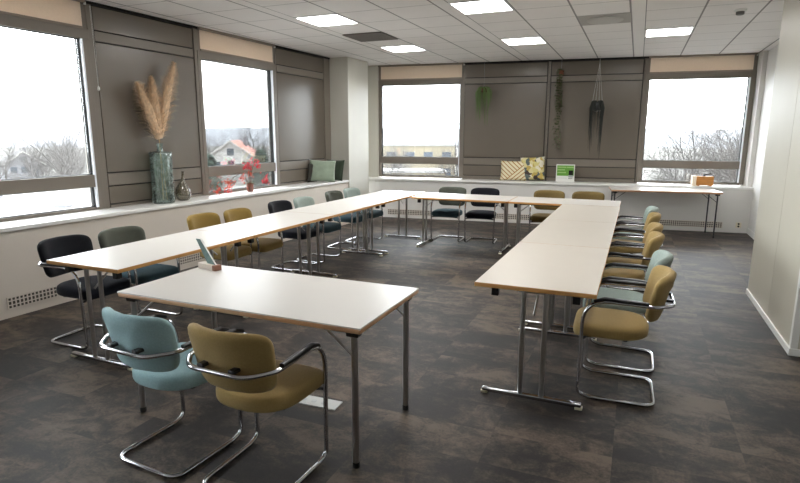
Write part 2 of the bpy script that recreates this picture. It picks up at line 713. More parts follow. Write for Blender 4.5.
# ------------------------------------------------------------------ roller blinds
def blind(F, a, b, label, side_knob=None):
    mid = F((a + b) / 2, .05, ZH1)
    t = thing('roller_blind', label, 'blind', mid, 0, 'cream roller blinds drawn up above the windows')

    def P(q, m, nm, **k):
        bmesh.ops.translate(q, verts=q.verts[:], vec=-mid)
        return obj(nm, q, m, t, **k)
    q = bmesh.new()
    fbox(q, F, a - .02, b + .045, .045, .046, ZH1 + .02, H - .032)
    P(q, M['blind'], 'blind_fabric')
    q = bmesh.new()
    fbox(q, F, a - .02, b + .045, .040, .056, ZH1 - .002, ZH1 + .022, .003)
    P(q, M['blind_bar'], 'bottom_bar')
    q = bmesh.new()
    fbox(q, F, a - .05, b + .075, .045, .085, H - .032, H - .004, .003)
    P(q, M['blind_bar'], 'head_rail')
    q = bmesh.new()
    fbox(q, F, b + .075, b + .095, .05, .07, H - .05, H - .02, .003)
    P(q, M['white_plastic'], 'end_bracket')
    if side_knob:
        q = bmesh.new()
        tube(q, [F(b + .13, .07, H - .05), F(b + .14, .068, 2.5), F(b + .15, .06, side_knob)], .0013, 6)
        tube(q, [F(b + .14, .07, H - .05), F(b + .155, .068, 2.5), F(b + .155, .06, side_knob)], .0013, 6)
        cdm = P(q, M['white_plastic'], 'pull_cord')
        q = bmesh.new()
        pk = F(b + .152, .06, side_knob)
        lathe(q, [(.004, .01), (.011, -.005), (.013, -.03), (.004, -.04)], 10, fn=lambda c: c + pk)
        bmesh.ops.translate(q, verts=q.verts[:], vec=-mid)
        obj('cord_knob', q, M['white_plastic'], cdm, smooth=True)
    return t


bl = ['cream roller blind above the second window from the left, beside the column',
      'cream roller blind above the nearest left window, at the photo left edge', None, None]
for i, (a, b) in enumerate(WINL):
    if bl[i]:
        blind(FL, a, b, bl[i], 2.12 if i == 1 else None)
blind(FB, WINB[0][0], WINB[0][1], 'cream roller blind above the left window of the back wall')
blind(FB, WINB[1][0], WINB[1][1], 'cream roller blind above the right window of the back wall, over the side table')


# ------------------------------------------------------------------ wall grilles and socket
M['slot_shade'] = mat('grille_slots', (74, 68, 62), .8)


def grille(F, s0, s1, v, z0, z1, label, col=None):
    c0 = F((s0 + s1) / 2, v, (z0 + z1) / 2)
    t = thing('vent_grille', label, 'vent', c0, 0, 'ventilation grilles low in the sill walls')
    q = bmesh.new()
    fbox(q, F, s0 + .008, s1 - .008, v, v + .002, z0 + .006, z1 - .006)
    bmesh.ops.translate(q, verts=q.verts[:], vec=-c0)
    obj('slots', q, M['slot_shade'], t)
    q = bmesh.new()
    fr = .012
    fbox(q, F, s0, s1, v, v + .006, z1 - fr, z1)
    fbox(q, F, s0, s1, v, v + .006, z0, z0 + fr)
    zm = (z0 + z1) / 2
    for zz in ((z0 * 2 + z1) / 3, (z0 + 2 * z1) / 3):
        fbox(q, F, s0, s1, v + .001, v + .006, zz - .005, zz + .005)
    n = int((s1 - s0) / .034)
    for i in range(n + 1):
        x = s0 + (s1 - s0 - fr) * i / n
        fbox(q, F, x, x + fr, v, v + .006, z0, z1)
    bmesh.ops.translate(q, verts=q.verts[:], vec=-c0)
    obj('frame', q, col or M['sill_wall'], t)


grille(FL, 2.98, 3.44, .3925, .075, .19, 'beige ventilation grille at floor level behind the nearest black chair')
grille(FL, 4.95, 5.42, .3925, .06, .165, 'beige ventilation grille on the left wall under the vases, behind the mustard chairs')
grille(FB, -4.66, -3.75, .3725, .06, .17, 'pale grille low on the back wall under the left window')
grille(FB, -2.66, -1.80, .3725, .06, .17, 'pale grille low on the back wall behind the black chair')
grille(FB, .37, 1.36, .3725, .07, .18, 'pale grille low on the back wall under the narrow side table')
c0 = FB(1.60, .3725, .135)
t = thing('wall_socket', 'cream double wall socket on the back wall right of the side table', 'socket', c0)
q = bmesh.new()
fbox(q, FB, 1.56, 1.645, .3725, .385, .09, .18, .005)
bmesh.ops.translate(q, verts=q.verts[:], vec=-c0)
obj('cover_plate', q, M['cream_plastic'], t)
q = bmesh.new()
for zz in (.115, .157):
    lathe(q, [(.016, 0), (.016, .003)], 14, fn=lambda c, zz=zz: FB(1.602 + c.x, .3852 + c.z, zz + c.y))
bmesh.ops.translate(q, verts=q.verts[:], vec=-c0)
obj('outlet', q, M['dark_gap'], t)

# ------------------------------------------------------------------ ceiling fixtures
M['lamp'] = emis('lamp_diffuser', (1, .985, .96, 1), LAMP)
M['lamp_frame'] = mat('lamp_frame', (225, 225, 225), .5)
lamp0 = None


def ceiling_light(x, y, label):
    global lamp0
    if lamp0 is None:
        lamp0 = thing('ceiling_light', label, 'ceiling light', (x, y, H), 0, 'square recessed ceiling lights')
        q = bmesh.new()
        a, b = .292, .268
        for s in ((-a, a, -a, -b), (-a, a, b, a), (-a, -b, -b, b), (b, a, -b, b)):
            box(q, s[0], s[1], s[2], s[3], -.006, -.0005)
        obj('frame', q, M['lamp_frame'], lamp0)
        q = bmesh.new()
        box(q, -b, b, -b, b, -.004, -.001)
        obj('diffuser', q, M['lamp'], lamp0)
        return lamp0
    return copy_tree(lamp0, (x, y, H), 0, label, 'square recessed ceiling lights')


XC = [CX0 - CPX + .294, CX0 + .294, CX0 + CPX + .294]
YN, YF = CY0 + .2975, CY0 + 4 * CT + .2975
ceiling_light(XC[0], YN, 'square lit ceiling panel above the left table row, nearer of the two there')
ceiling_light(XC[1], YN, 'square lit ceiling panel at the middle top edge of the photo, nearest the camera')
ceiling_light(XC[0], YF, 'square lit ceiling panel just beyond the dark square ceiling vent')
ceiling_light(XC[1], YF, 'square lit ceiling panel in front of the hanging trailing plants')
ceiling_light(XC[2], YF, 'square lit ceiling panel near the right back window')
ceiling_light(XC[0], CY0 - 4 * CT + .2975, 'square lit ceiling panel above the near end of the left table row')
ceiling_light(XC[1], CY0 - 4 * CT + .2975, 'square lit ceiling panel above the nearest table')
ceiling_light(XC[2], CY0 - 4 * CT + .2975, 'square lit ceiling panel between nearest table and partition')

# dark square vent
M['vent_grey'] = mat('vent_grey', (112, 106, 102), .7)
M['tile_grey'] = mat('tile_grey', (176, 173, 168), .8)
t = thing('ceiling_vent', 'dark grey square return-air grille in the ceiling near the column', 'vent', (XC[0], CY0 + 2 * CT + .2975, H))
q = bmesh.new()
box(q, -.285, .285, -.285, .285, -.008, -.001)
obj('back_plate', q, M['dark_gap'], t)
q = bmesh.new()
for i in range(19):
    x = -.285 + .57 * i / 18
    box(q, x - .010, x + .010, -.285, .285, -.014, -.006)
    box(q, -.285, .285, x - .010, x + .010, -.013, -.005)
obj('lattice', q, M['vent_grey'], t)
t = thing('air_diffuser', 'grey ceiling tile with a round air diffuser disc', 'vent', (CX0 + CPX - .15 - .29, CY0 + 2 * CT + .2975, H))
q = bmesh.new()
box(q, -.288, .288, -.285, .285, -.006, -.001)
obj('tile_plate', q, M['tile_grey'], t)
q = bmesh.new()
lathe(q, [(.19, -.006), (.21, -.014), (.19, -.026), (.12, -.03), (.02, -.03)], 32)
obj('disc', q, mat('disc_grey', (188, 186, 182), .5), t, smooth=True, auto=40)
t = thing('smoke_detector', 'small round white smoke detector on the ceiling near the right wall', 'smoke detector', (.92, 7.35, H))
q = bmesh.new()
lathe(q, [(.062, -.001), (.062, -.018), (.055, -.024)], 24)
obj('base', q, M['white_plastic'], t, smooth=True, auto=40)
q = bmesh.new()
lathe(q, [(.042, -.024), (.042, -.05), (.034, -.058)], 24)
obj('sensor', q, mat('sensor_grey', (120, 120, 118), .5), t, smooth=True, auto=40)


# ------------------------------------------------------------------ chair
def make_chair(label, group, cseat, cback):
    t = thing('meeting_chair', label, 'chair', (0, 0, 0), 0, group)
    # seat, front towards +y
    ol = []
    n = 40
    for k in range(n):
        a = 2 * PI * k / n
        c, s = math.cos(a), math.sin(a)
        e = 2 / 6.0 if s > 0 else 2 / 2.6
        x = .218 * math.copysign(abs(c) ** e, c)
        y = .222 * math.copysign(abs(s) ** e, s)
        ol.append((x, y + .068))
    bm = bmesh.new()
    cushion(bm, ol, [(.06, .398), (.02, .400), (.005, .408), (0, .420), (0, .452), (.006, .466), (.018, .475), (.05, .480), (.6, .481)],
            fn=lambda c: Vector((c.x, c.y, c.z + (-.012 * ((c.y - .2) / .09) ** 2 if c.y > .2 else 0))))
    obj('seat', bm, cseat, t, smooth=True, auto=60)
    # backrest
    ol = superell(.222, .146, 52, 5.5)
    bm = bmesh.new()

    def bend(c):
        x, zz, th = c.x, c.y, c.z
        x *= .985 + .05 * (zz / .146)
        y = -.226 + 1.75 * x * x - .26 * zz
        ln = Vector((-3.5 * x, 1)).normalized()
        return Vector((x + ln.x * th, y + ln.y * th, .667 + zz + .22 * th))
    cushion(bm, ol, [(.5, -.024), (.03, -.024), (.010, -.019), (0, -.008), (0, .008), (.008, .020), (.022, .028), (.05, .031), (.5, .030)], fn=bend)
    obj('backrest', bm, cback, t, smooth=True, auto=60)
    # one continuous bent tube
    r_ = .0115
    half = [(.208, -.208, r_), (.212, .17, r_), (.216, .235, .03), (.226, .232, .645), (.240, -.165, .640), (.150, -.272, .636)]
    pts = [(-x, y, z) for x, y, z in half][::-1] + half
    # order: rear rail left -> down front left -> floor -> up right -> rear rail right
    rad = [.10, .09, .16, .05, .05, .075, .075, .05, .05, .16, .09, .10]
    bm = bmesh.new()
    tube(bm, fillet(pts, rad, 7, closed=True), r_, 12, closed=True)
    obj('frame', bm, M['chrome'], t, smooth=True)
    # arm pads following the tube
    for sx in (-1, 1):
        pth = fillet([(sx * .2265, .172, .638), (sx * .2295, .112, .658), (sx * .2385, -.02, .6565), (sx * .2400, -.130, .654)], .06, 6)
        bm = bmesh.new()
        tube(bm, pth, [.010] + [.0135] * (len(pth) - 2) + [.011], 10, sx=1.25)
        obj('armrest', bm, M['black'], t, smooth=True, auto=60)
    # seat carriers under the cushion
    bm = bmesh.new()
    for y in (.19, -.02):
        box(bm, -.17, .17, y - .012, y + .012, .386, .402)
    tube(bm, [(-.220, .234, .385), (-.10, .19, .388), (.10, .19, .388), (.220, .234, .385)], .009, 8)
    obj('seat_carrier', bm, M['black'], t)
    for sx in (-1, 1):
        bm = bmesh.new()
        box(bm, sx * .085 - .016, sx * .085 + .016, -.272, -.225, .640, .658, .004)
        obj('back_bracket', bm, M['black'], t)
    return t


CG = {'f': 'chairs at the nearest table', 'r': 'chairs along the right table row', 'l': 'chairs along the left wall behind the left table row', 'b': 'chairs behind the back tables'}
chair0 = None


def chair(x, y, face, cs, cb, label, g):
    """face = direction the sitter looks, degrees from +x"""
    global chair0
    rz = R(face - 90)
    if chair0 is None:
        chair0 = make_chair(label, CG[g], cs, cb)
        chair0.location = (x, y, 0)
        chair0.rotation_euler = (0, 0, rz)
        return chair0
    return copy_tree(chair0, (x, y, 0), rz, label, CG[g], {'seat': cs, 'backrest': cb})


# ------------------------------------------------------------------ tables
TZ = .746


def table_top(t, w_, l_, top, edge, edge_name='edge_band', round_=.0025, th=.027):
    bm = bmesh.new()
    box(bm, -w_ / 2 + .0015, w_ / 2 - .0015, -l_ / 2 + .0015, l_ / 2 - .0015, TZ - .010, TZ, .001, 1)
    obj('tabletop', bm, top, t)
    bm = bmesh.new()
    box(bm, -w_ / 2, w_ / 2, -l_ / 2, l_ / 2, TZ - th, TZ - .0012, round_, 3)
    obj(edge_name, bm, edge, t, smooth=True, auto=50)


def make_tleg_table(label, group, top, L=1.404, W=.704):
    """long axis = y"""
    t = thing('folding_table', label, 'table', (0, 0, 0), 0, group)
    table_top(t, W, L, top, M['wood_edge'])
    for s in (-1, 1):
        ye = s * (L / 2 - .085)
        bm = bmesh.new()
        for x in (-.066, .066):
            tube(bm, [(x, ye, .03), (x, ye, TZ - .03)], .0155, 14)
        tube(bm, [(-.1, ye, TZ - .045), (.1, ye, TZ - .045)], .013, 10)
        lg = obj('leg', bm, M['steel'], t, smooth=True, auto=50)
        bm = bmesh.new()
        box(bm, -.305, .305, ye - .017, ye + .017, .012, .040, .008, 3)
        fb = obj('foot_bar', bm, M['chrome'], lg, smooth=True, auto=50)
        for x in (-.29, .29):
            bm = bmesh.new()
            box(bm, x - .022, x + .022, ye - .019, ye + .019, 0, .018, .004)
            obj('glide', bm, M['cream_plastic'], lg)
        bm = bmesh.new()
        for x in (-.24, .24):
            box(bm, x - .022, x + .022, ye - .022, ye + .022, TZ - .092, TZ - .027, .004)
        box(bm, -.24, .24, ye - .010, ye + .010, TZ - .04, TZ - .027)
        obj('fold_bracket', bm, M['black'], t)
        bm = bmesh.new()
        tube(bm, [(0, ye, TZ - .19), (0, ye - s * .20, TZ - .03)], .007, 8)
        obj('brace', bm, M['steel'], t, smooth=True, auto=50)
    bm = bmesh.new()
    for x in (-.235, .235):
        box(bm, x - .012, x + .012, -L / 2 + .14, L / 2 - .14, TZ - .05, TZ - .027)
    obj('under_rail', bm, M['dark_steel'], t)
    return t


def make_fourleg_table(label, L, W, r_, top, edge, legm, group=None):
    t = thing('folding_table', label, 'table', (0, 0, 0), 0, group)
    table_top(t, L, W, top, edge, round_=.011, th=.032)
    for sx in (-1, 1):
        x = sx * (L / 2 - .06)
        for sy in (-1, 1):
            y = sy * (W / 2 - .055)
            bm = bmesh.new()
            tube(bm, [(x, y, .012), (x, y, TZ - .032)], r_, 14)
            lg = obj('leg', bm, legm, t, smooth=True, auto=50)
            bm = bmesh.new()
            tube(bm, [(x, y, 0), (x, y, .028)], r_ + .002, 12)
            obj('foot_cap', bm, M['rubber'], lg)
            bm = bmesh.new()
            tube(bm, [(x, y, TZ - .17), (x - sx * .17, y, TZ - .034)], r_ * .38, 8)
            obj('brace', bm, legm, t, smooth=True, auto=50)
            bm = bmesh.new()
            box(bm, x - .035, x + .03, y - .022, y + .022, TZ - .062, TZ - .032, .004)
            obj('leg_bracket', bm, M['black'], t)
        bm = bmesh.new()
        tube(bm, [(x, -W / 2 + .055, TZ - .05), (x, W / 2 - .055, TZ - .05)], r_ * .8, 10)
        obj('cross_tube', bm, legm, t, smooth=True, auto=50)
    return t


TGR = {'r': 'tables of the right row', 'l': 'tables of the left row', 'b': 'tables of the back row'}
T_RX, T_W, T_P = -.4995, .704, 1.411
tl = make_tleg_table('nearest table of the right row, cream top with bare chrome legs', TGR['r'], M['laminate_warm'])
tl.location = (T_RX, 3.167 + .702, 0)
copy_tree(tl, (T_RX, 3.167 + .702 + T_P, 0), 0, 'middle table of the right row, cream top', TGR['r'])
copy_tree(tl, (T_RX, 3.167 + .702 + 2 * T_P, 0), 0, 'farthest table of the right row, touching the back row', TGR['r'])
LR = R(-.58)
ldir = Vector((-math.sin(LR), math.cos(LR)))
lrt = Vector((math.cos(LR), math.sin(LR)))
lcor = Vector((-3.088, 2.517))
names_l = ['nearest table of the left row, in front of the black chair', 'second table of the left row, beside the two mustard chairs',
           'third table of the left row, beside the black and sage chairs', 'farthest table of the left row, in the back left corner']
for i in range(4):
    c = lcor + ldir * (.702 + T_P * i) - lrt * .352
    copy_tree(tl, (c.x, c.y, 0), LR, names_l[i], TGR['l'], {'tabletop': M['laminate']})
copy_tree(tl, (-2.272, 7.76, 0), R(90), 'left table of the back row, in front of the dark chairs', TGR['b'], {'tabletop': M['laminate']})
copy_tree(tl, (-.858, 7.76, 0), R(90), 'right table of the back row, in front of the olive chairs', TGR['b'], {'tabletop': M['laminate']})
t1 = make_fourleg_table('nearest table, standing across the front with a rounded wooden edge', 1.546, .752, .0165, M['laminate'], M['wood_edge_dark'], M['steel'])
t1.location = (-1.881, 2.5207, 0)
st = make_fourleg_table('narrow white side table on thin legs under the right back window', 1.66, .66, .0115, M['laminate'], M['wood_edge_dark'], M['dark_steel'])
_c = FB(.31, .372 + .06 + .33, 0)
st.location = _c
st.rotation_euler = (0, 0, BA)

# chairs ------------------------------------------------------------
chair(-2.10, 1.975, 86.5, M['teal'], M['teal'], 'teal chair with its back to the camera at the nearest table', 'f')
chair(-1.56, 1.970, 88.5, M['mustard'], M['mustard'], 'mustard chair with its back to the camera, right of the teal one', 'f')
RC = [(3.640, 'mustard', 'nearest mustard chair at the right table row'),
      (4.185, 'sage', 'sage green chair second from the near end of the right row'),
      (5.05, 'mustard', 'mustard chair just beyond the sage one in the right row'),
      (5.60, 'mustard', 'mustard chair in the middle of the right row, fourth from the near end'),
      (6.40, 'mustard', 'mustard chair next to the farthest sage chair in the right row'),
      (6.95, 'sage', 'farthest sage green chair of the right row, by the back table')]
for i, (y, m, lb) in enumerate(RC):
    chair(-.005 + (.0, .012, -.01, .0, .01, 0)[i], y, 180 + (1.5, 0, -1, 1, 0, 1)[i], M[m], M[m], lb, 'r')
LC = [(2.93, -3.97, 'navy', 'black_fab', 'nearest black chair at the near end of the left row'),
      (3.42, -3.93, 'teal_shaded', 'moss', 'dark moss green chair next to the nearest black one'),
      (4.41, -3.91, 'mustard', 'olive', 'nearer of the two mustard chairs on the left side'),
      (4.87, -3.84, 'mustard', 'olive', 'farther of the two mustard chairs on the left side'),
      (5.67, -3.85, 'navy', 'black_fab', 'black chair below the red flowering plant'),
      (6.17, -3.82, 'teal_shaded', 'sage', 'sage backed chair right behind the black one on the left'),
      (7.05, -3.87, 'teal_shaded', 'moss', 'dark grey green chair near the column, second from the far end'),
      (7.56, -3.85, 'teal_shaded', 'sage', 'sage backed chair at the far end of the left row')]
for i, (y, x, a, b, lb) in enumerate(LC):
    chair(x, y, (1, -2, 0, 2, -1, 1, 0, -2)[i], M[a], M[b], lb, 'l')
BC = [(-2.655, 'teal_shaded', 'moss', 'grey green chair behind the back tables, leftmost'),
      (-2.130, 'navy', 'black_fab', 'black chair behind the back tables'),
      (-1.160, 'bronze', 'bronze', 'left olive chair behind the back tables, below the yellow cushions'),
      (-.610, 'bronze', 'bronze', 'right olive chair behind the back tables, below the green sign')]
for i, (x, a, b, lb) in enumerate(BC):
    chair(x, 8.23 + .04 * i, 270 + (2, 4, 3, 2)[i], M[a], M[b], lb, 'b')

# ------------------------------------------------------------------ objects on the left sill
ZL = ZS + .0005
M['green_glass'] = None


def thick_glass(name, rgb, rough=.06, tr=.85):
    m = bpy.data.materials.new(name)
    m.use_nodes = True
    b = m.node_tree.nodes['Principled BSDF']
    b.inputs['Base Color'].default_value = lin(rgb)
    b.inputs['Roughness'].default_value = rough
    b.inputs['Transmission Weight'].default_value = tr
    b.inputs['IOR'].default_value = 1.3
    return m


M['green_glass'] = glass_mat('sea_green_glass', (.86, .94, .915, 1), 2.0)
M['smoke_glass'] = glass_mat('smoky_glass', (.86, .84, .77, 1), 2.0)
for _m in (M['green_glass'], M['smoke_glass']):
    # pressed glass: a little of the light is scattered by the uneven, seeded wall
    _nt = _m.node_tree
    _d = _nt.nodes.new('ShaderNodeBsdfDiffuse')
    _d.inputs[0].default_value = (.68, .82, .77, 1) if _m is M['green_glass'] else (.55, .52, .42, 1)
    _mx = _nt.nodes.new('ShaderNodeMixShader')
    _n = _nt.nodes.new('ShaderNodeTexNoise')
    _n.inputs['Scale'].default_value = 22
    _n.inputs['Detail'].default_value = 4
    _tc = _nt.nodes.new('ShaderNodeTexCoord')
    _nt.links.new(_tc.outputs['Object'], _n.inputs[0])
    _f = mnode(_nt, 'MULTIPLY_ADD', _n.outputs[0], .9, -.34)
    _nt.links.new(mnode(_nt, 'MAXIMUM', _f, .03), _mx.inputs[0])
    _o = [q for q in _nt.nodes if q.type == 'OUTPUT_MATERIAL'][0]
    _src = _o.inputs[0].links[0].from_socket
    _nt.links.new(_src, _mx.inputs[1])
    _nt.links.new(_d.outputs[0], _mx.inputs[2])
    _nt.links.new(_mx.outputs[0], _o.inputs[0])
vp = FL(4.965, .20, ZL)
t = thing('tall_glass_vase', 'tall sea green glass bottle vase holding pampas plumes on the left sill', 'vase', vp)
bm = bmesh.new()
random.seed(5)


def wob(c):
    a = math.atan2(c.y, c.x)
    k = 1 + .035 * noise.noise(Vector((math.cos(a) * 1.5, math.sin(a) * 1.5, c.z * 9)))
    return Vector((c.x * k, c.y * k, c.z))


prof = [(.05, .0), (.098, .0), (.106, .01), (.110, .05), (.104, .12), (.110, .22), (.104, .33), (.108, .45), (.106, .56), (.112, .615),
        (.100, .628), (.045, .632), (.034, .645), (.034, .715), (.044, .725),
        (.038, .727), (.028, .715), (.028, .645), (.040, .622), (.096, .615), (.101, .56), (.099, .33), (.104, .05), (.09, .012), (.02, .012)]
prof = [(r_ * (1.18 if r_ > .05 else 1.0), z * .97) for r_, z in prof]
lathe(bm, prof, 40, fn=wob)
obj('bottle_body', bm, M['green_glass'], t, smooth=True)
bm = bmesh.new()
tube(bm, [Vector((math.cos(a) * .126, math.sin(a) * .126, .598)) for a in [2 * PI * k / 32 for k in range(32)]], .0035, 6, closed=True)
obj('dark_rim', bm, M['dark_gap'], t)

ovp = FL(5.265, .20, ZL)
t = thing('onion_glass_vase', 'small smoky glass vase with a thin crooked neck beside the tall vase', 'vase', ovp)
bm = bmesh.new()
prof = [(.02, .0), (.06, .0), (.088, .03), (.098, .085), (.085, .145), (.052, .20), (.024, .25), (.015, .29), (.014, .345), (.018, .36),
        (.014, .36), (.010, .345), (.011, .29), (.020, .248), (.047, .197), (.080, .143), (.092, .085), (.082, .033), (.056, .008), (.01, .008)]
lathe(bm, prof, 32, fn=lambda c: Vector((c.x + .02 * max(0, c.z - .2) / .15, c.y, c.z)))
obj('glass_body', bm, M['smoke_glass'], t, smooth=True)

# pampas plumes
M['pampas'] = mat('pampas_straw', (238, 214, 184), .95, noise_amt=.2, nscale=30)
M['stem'] = mat('straw_stem', (170, 140, 90), .8)


def plume(label, tip, seed, wid):
    rnd = random.Random(seed)
    base = vp + Vector((0, 0, .04))
    t = thing('pampas_plume', label, 'dried plume', base, 0, 'pampas plumes in the tall vase')
    neck = vp + Vector((0, 0, .70))
    tipv = FL(*tip)
    pts = []
    start = neck + Vector((0, 0, .03)) + (tipv - neck) * .04
    for k in range(25):
        q = k / 24
        p = start.lerp(tipv, q)
        bend = (tipv - neck)
        p.z += .04 * math.sin(q * PI)
        pts.append(p)
    bm = bmesh.new()
    sp = [base + Vector((rnd.uniform(-.03, .03), rnd.uniform(-.03, .03), 0)), neck - Vector((0, 0, .05)), neck + Vector((0, 0, .02))] + pts[2:20:4]
    tube(bm, [p - base for p in fillet(sp, .05, 3)], .0028, 6)
    obj('stalk', bm, M['stem'], t)
    bm = bmesh.new()
    n = 1500
    core = []
    for k in range(25):
        q = k / 24
        core.append((pts[k], wid * .48 * (math.sin(PI * min(1, (q * .92 + .08)) ** .75) ** .8 if q < 1 else 0) + .002))
    tube(bm, [p - base for p, r_ in core], [r_ for p, r_ in core], 9)
    ax = (tipv - start).normalized()
    for i in range(n):
        q = rnd.random() ** .9
        k = q * 23.99
        p = pts[int(k)].lerp(pts[int(k) + 1], k - int(k))
        th = rnd.uniform(0, 2 * PI)
        a = ax.orthogonal().normalized()
        b = ax.cross(a)
        o = a * math.cos(th) + b * math.sin(th)
        wdt = wid * (max(math.sin(PI * (q * .9 + .1) ** .75) ** .8, .75 - q * 1.6) + .10)
        ln = rnd.uniform(.5, 1.45) * wdt + .02
        d = (o * rnd.uniform(.5, .9) + ax * rnd.uniform(.5, 1.0)).normalized()
        p0 = p + o * wdt * .25
        p1 = p0 + d * ln * .55
        p2 = p1 + (d + Vector((0, 0, -.45)) + o * .3).normalized() * ln * .5
        sd = d.cross(o).normalized() * .0022
        v = [bm.verts.new(x - base) for x in (p0 - sd, p0 + sd, p1 + sd, p1 - sd, p2)]
        bm.faces.new((v[0], v[1], v[2], v[3]))
        bm.faces.new((v[3], v[2], v[4]))
    obj('feathery_head', bm, M['pampas'], t)


plume('left pampas plume, shortest, leaning left out of the tall vase', (4.72, .20, 2.19), 1, .105)
plume('middle pampas plume in the tall vase, upright', (4.90, .22, 2.27), 2, .095)
plume('right pampas plume in the tall vase, tallest, leaning right', (5.27, .20, 2.46), 3, .095)

# red flowering plant
M['petal_red'] = mat('petal_red', (214, 52, 72), .6)
M['petal_coral'] = mat('petal_coral', (218, 96, 72), .6)
M['pot_glass'] = mat('pot_copper', (120, 72, 60), .25, spec=.6)
M['leaf'] = mat('leaf_green', (72, 96, 52), .55, noise_amt=.2, nscale=20)
M['twig'] = mat('twig_brown', (96, 66, 50), .8)


def leaf_blade(bm, p, d, up_, ln, wd, seg=4, droop=.3):
    d = d.normalized()
    s = d.cross(up_)
    if s.length < 1e-3:
        s = Vector((1, 0, 0))
    s.normalize()
    prev = None
    for k in range(seg + 1):
        q = k / seg
        c = p + d * ln * q + Vector((0, 0, -droop * ln * q * q))
        w2 = wd * math.sin(PI * (q * .88 + .08)) * .5
        a, b = bm.verts.new(c - s * w2 + Vector((0, 0, w2 * .3))), bm.verts.new(c + s * w2 + Vector((0, 0, w2 * .3)))
        m_ = bm.verts.new(c)
        if prev:
            bm.faces.new((prev[0], prev[2], m_, a))
            bm.faces.new((prev[2], prev[1], b, m_))
        prev = (a, b, m_)


pp = FL(6.50, .22, ZL)
t = thing('flowering_plant', 'red flowering orchid-like plant in a small copper pot on the left sill', 'plant', pp)
bm = bmesh.new()
lathe(bm, [(.03, 0), (.042, .003), (.05, .05), (.055, .125), (.050, .125), (.046, .06), (.03, .01)], 24)
obj('pot', bm, M['pot_glass'], t, smooth=True, auto=50)
rnd = random.Random(8)
clusters = [((6.50, .20, 1.185), 34, .075, 'petal_red'), ((6.68, .22, 1.20), 24, .055, 'petal_red'), ((6.36, .2, 1.03), 14, .045, 'petal_coral'),
            ((6.10, .18, .955), 34, .085, 'petal_coral'), ((5.90, .17, .885), 18, .055, 'petal_coral'), ((6.56, .2, 1.07), 16, .05, 'petal_coral'),
            ((6.86, .22, .955), 26, .06, 'petal_red'), ((6.12, .17, .865), 6, .05, 'petal_red')]
st_ = bmesh.new()
for (c, n, sp_, mm) in clusters:
    tgt = FL(*c) - pp
    tube(st_, fillet([Vector((0, 0, .08)), Vector((tgt.x * .3, tgt.y * .3, .30)), Vector((tgt.x * .8, tgt.y * .8, max(tgt.z + .08, .22))), tgt], .1, 5), .003, 6)
obj('stems', st_, M['twig'], t, smooth=True)
for (c, n, sp_, mm) in clusters:
    bm = bmesh.new()
    tgt = FL(*c) - pp
    for i in range(n):
        o = Vector((rnd.gauss(0, .42), rnd.gauss(0, .42), rnd.gauss(0, .6))) * sp_
        for k in range(5):
            a = 2 * PI * k / 5 + rnd.random()
            d = Vector((math.cos(a), math.sin(a) * .6, math.sin(a) * .8 + .1))
            leaf_blade(bm, tgt + o, d, Vector((rnd.random(), rnd.random(), 1)), rnd.uniform(.016, .028), .014, 3, .2)
    obj('blossoms', bm, M[mm], t)
bm = bmesh.new()
for i in range(16):
    a = rnd.uniform(0, 2 * PI)
    leaf_blade(bm, Vector((math.cos(a) * .02, math.sin(a) * .02, .11)), Vector((math.cos(a), math.sin(a), rnd.uniform(.3, 1.2))), Vector((0, 0, 1)), rnd.uniform(.08, .14), .025, 5, .5)
obj('leaves', bm, M['leaf'], t)


# ------------------------------------------------------------------ cushions
def pillow(bm, w_, h_, th, n=16):
    """upright pillow in xz plane centred on origin, bottom at z=0"""
    top = {}
    for s in (-1, 1):
        for i in range(n + 1):
            for j in range(n + 1):
                if s == 1 and (i in (0, n) or j in (0, n)):
                    top[(s, i, j)] = top[(-1, i, j)]
                    continue
                u, v = 2 * i / n - 1, 2 * j / n - 1
                pin = 1 - .07 * (1 - abs(u) ** 2) * abs(v) ** 3 if 0 else 1
                x = u * w_ / 2 * (1 - .06 * (1 - v * v) * abs(u))
                z = v * h_ / 2 * (1 - .06 * (1 - u * u) * abs(v))
                d = th / 2 * max(0, (1 - u ** 2) * (1 - v ** 2)) ** .42
                d *= 1 + .10 * noise.noise(Vector((u * 2.2, v * 2.2, s * 3 + w_ * 7)))
                top[(s, i, j)] = bm.verts.new((x, s * d, z + h_ / 2))
    for s in (-1, 1):
        for i in range(n):
            for j in range(n):
                q = [top[(s, i, j)], top[(s, i + 1, j)], top[(s, i + 1, j + 1)], top[(s, i, j + 1)]]
                try:
                    bm.faces.new(q)
                except ValueError:
                    pass


def place_pillow(label, loc, rz, tilt, w_, h_, th, m, roll=0, group=None):
    bm = bmesh.new()
    pillow(bm, w_, h_, th)
    bmesh.ops.rotate(bm, verts=bm.verts[:], cent=(0, 0, 0), matrix=Matrix.Rotation(roll, 3, 'Y'))
    bmesh.ops.rotate(bm, verts=bm.verts[:], cent=(0, 0, 0), matrix=Matrix.Rotation(tilt, 3, 'X'))
    z0 = min(v.co.z for v in bm.verts)
    bmesh.ops.translate(bm, verts=bm.verts[:], vec=(0, 0, -z0))
    o = obj('cushion', bm, m, None, smooth=True)
    o.location = loc
    o.rotation_euler = (0, 0, rz)
    tag(o, label, 'cushion', group)
    return o


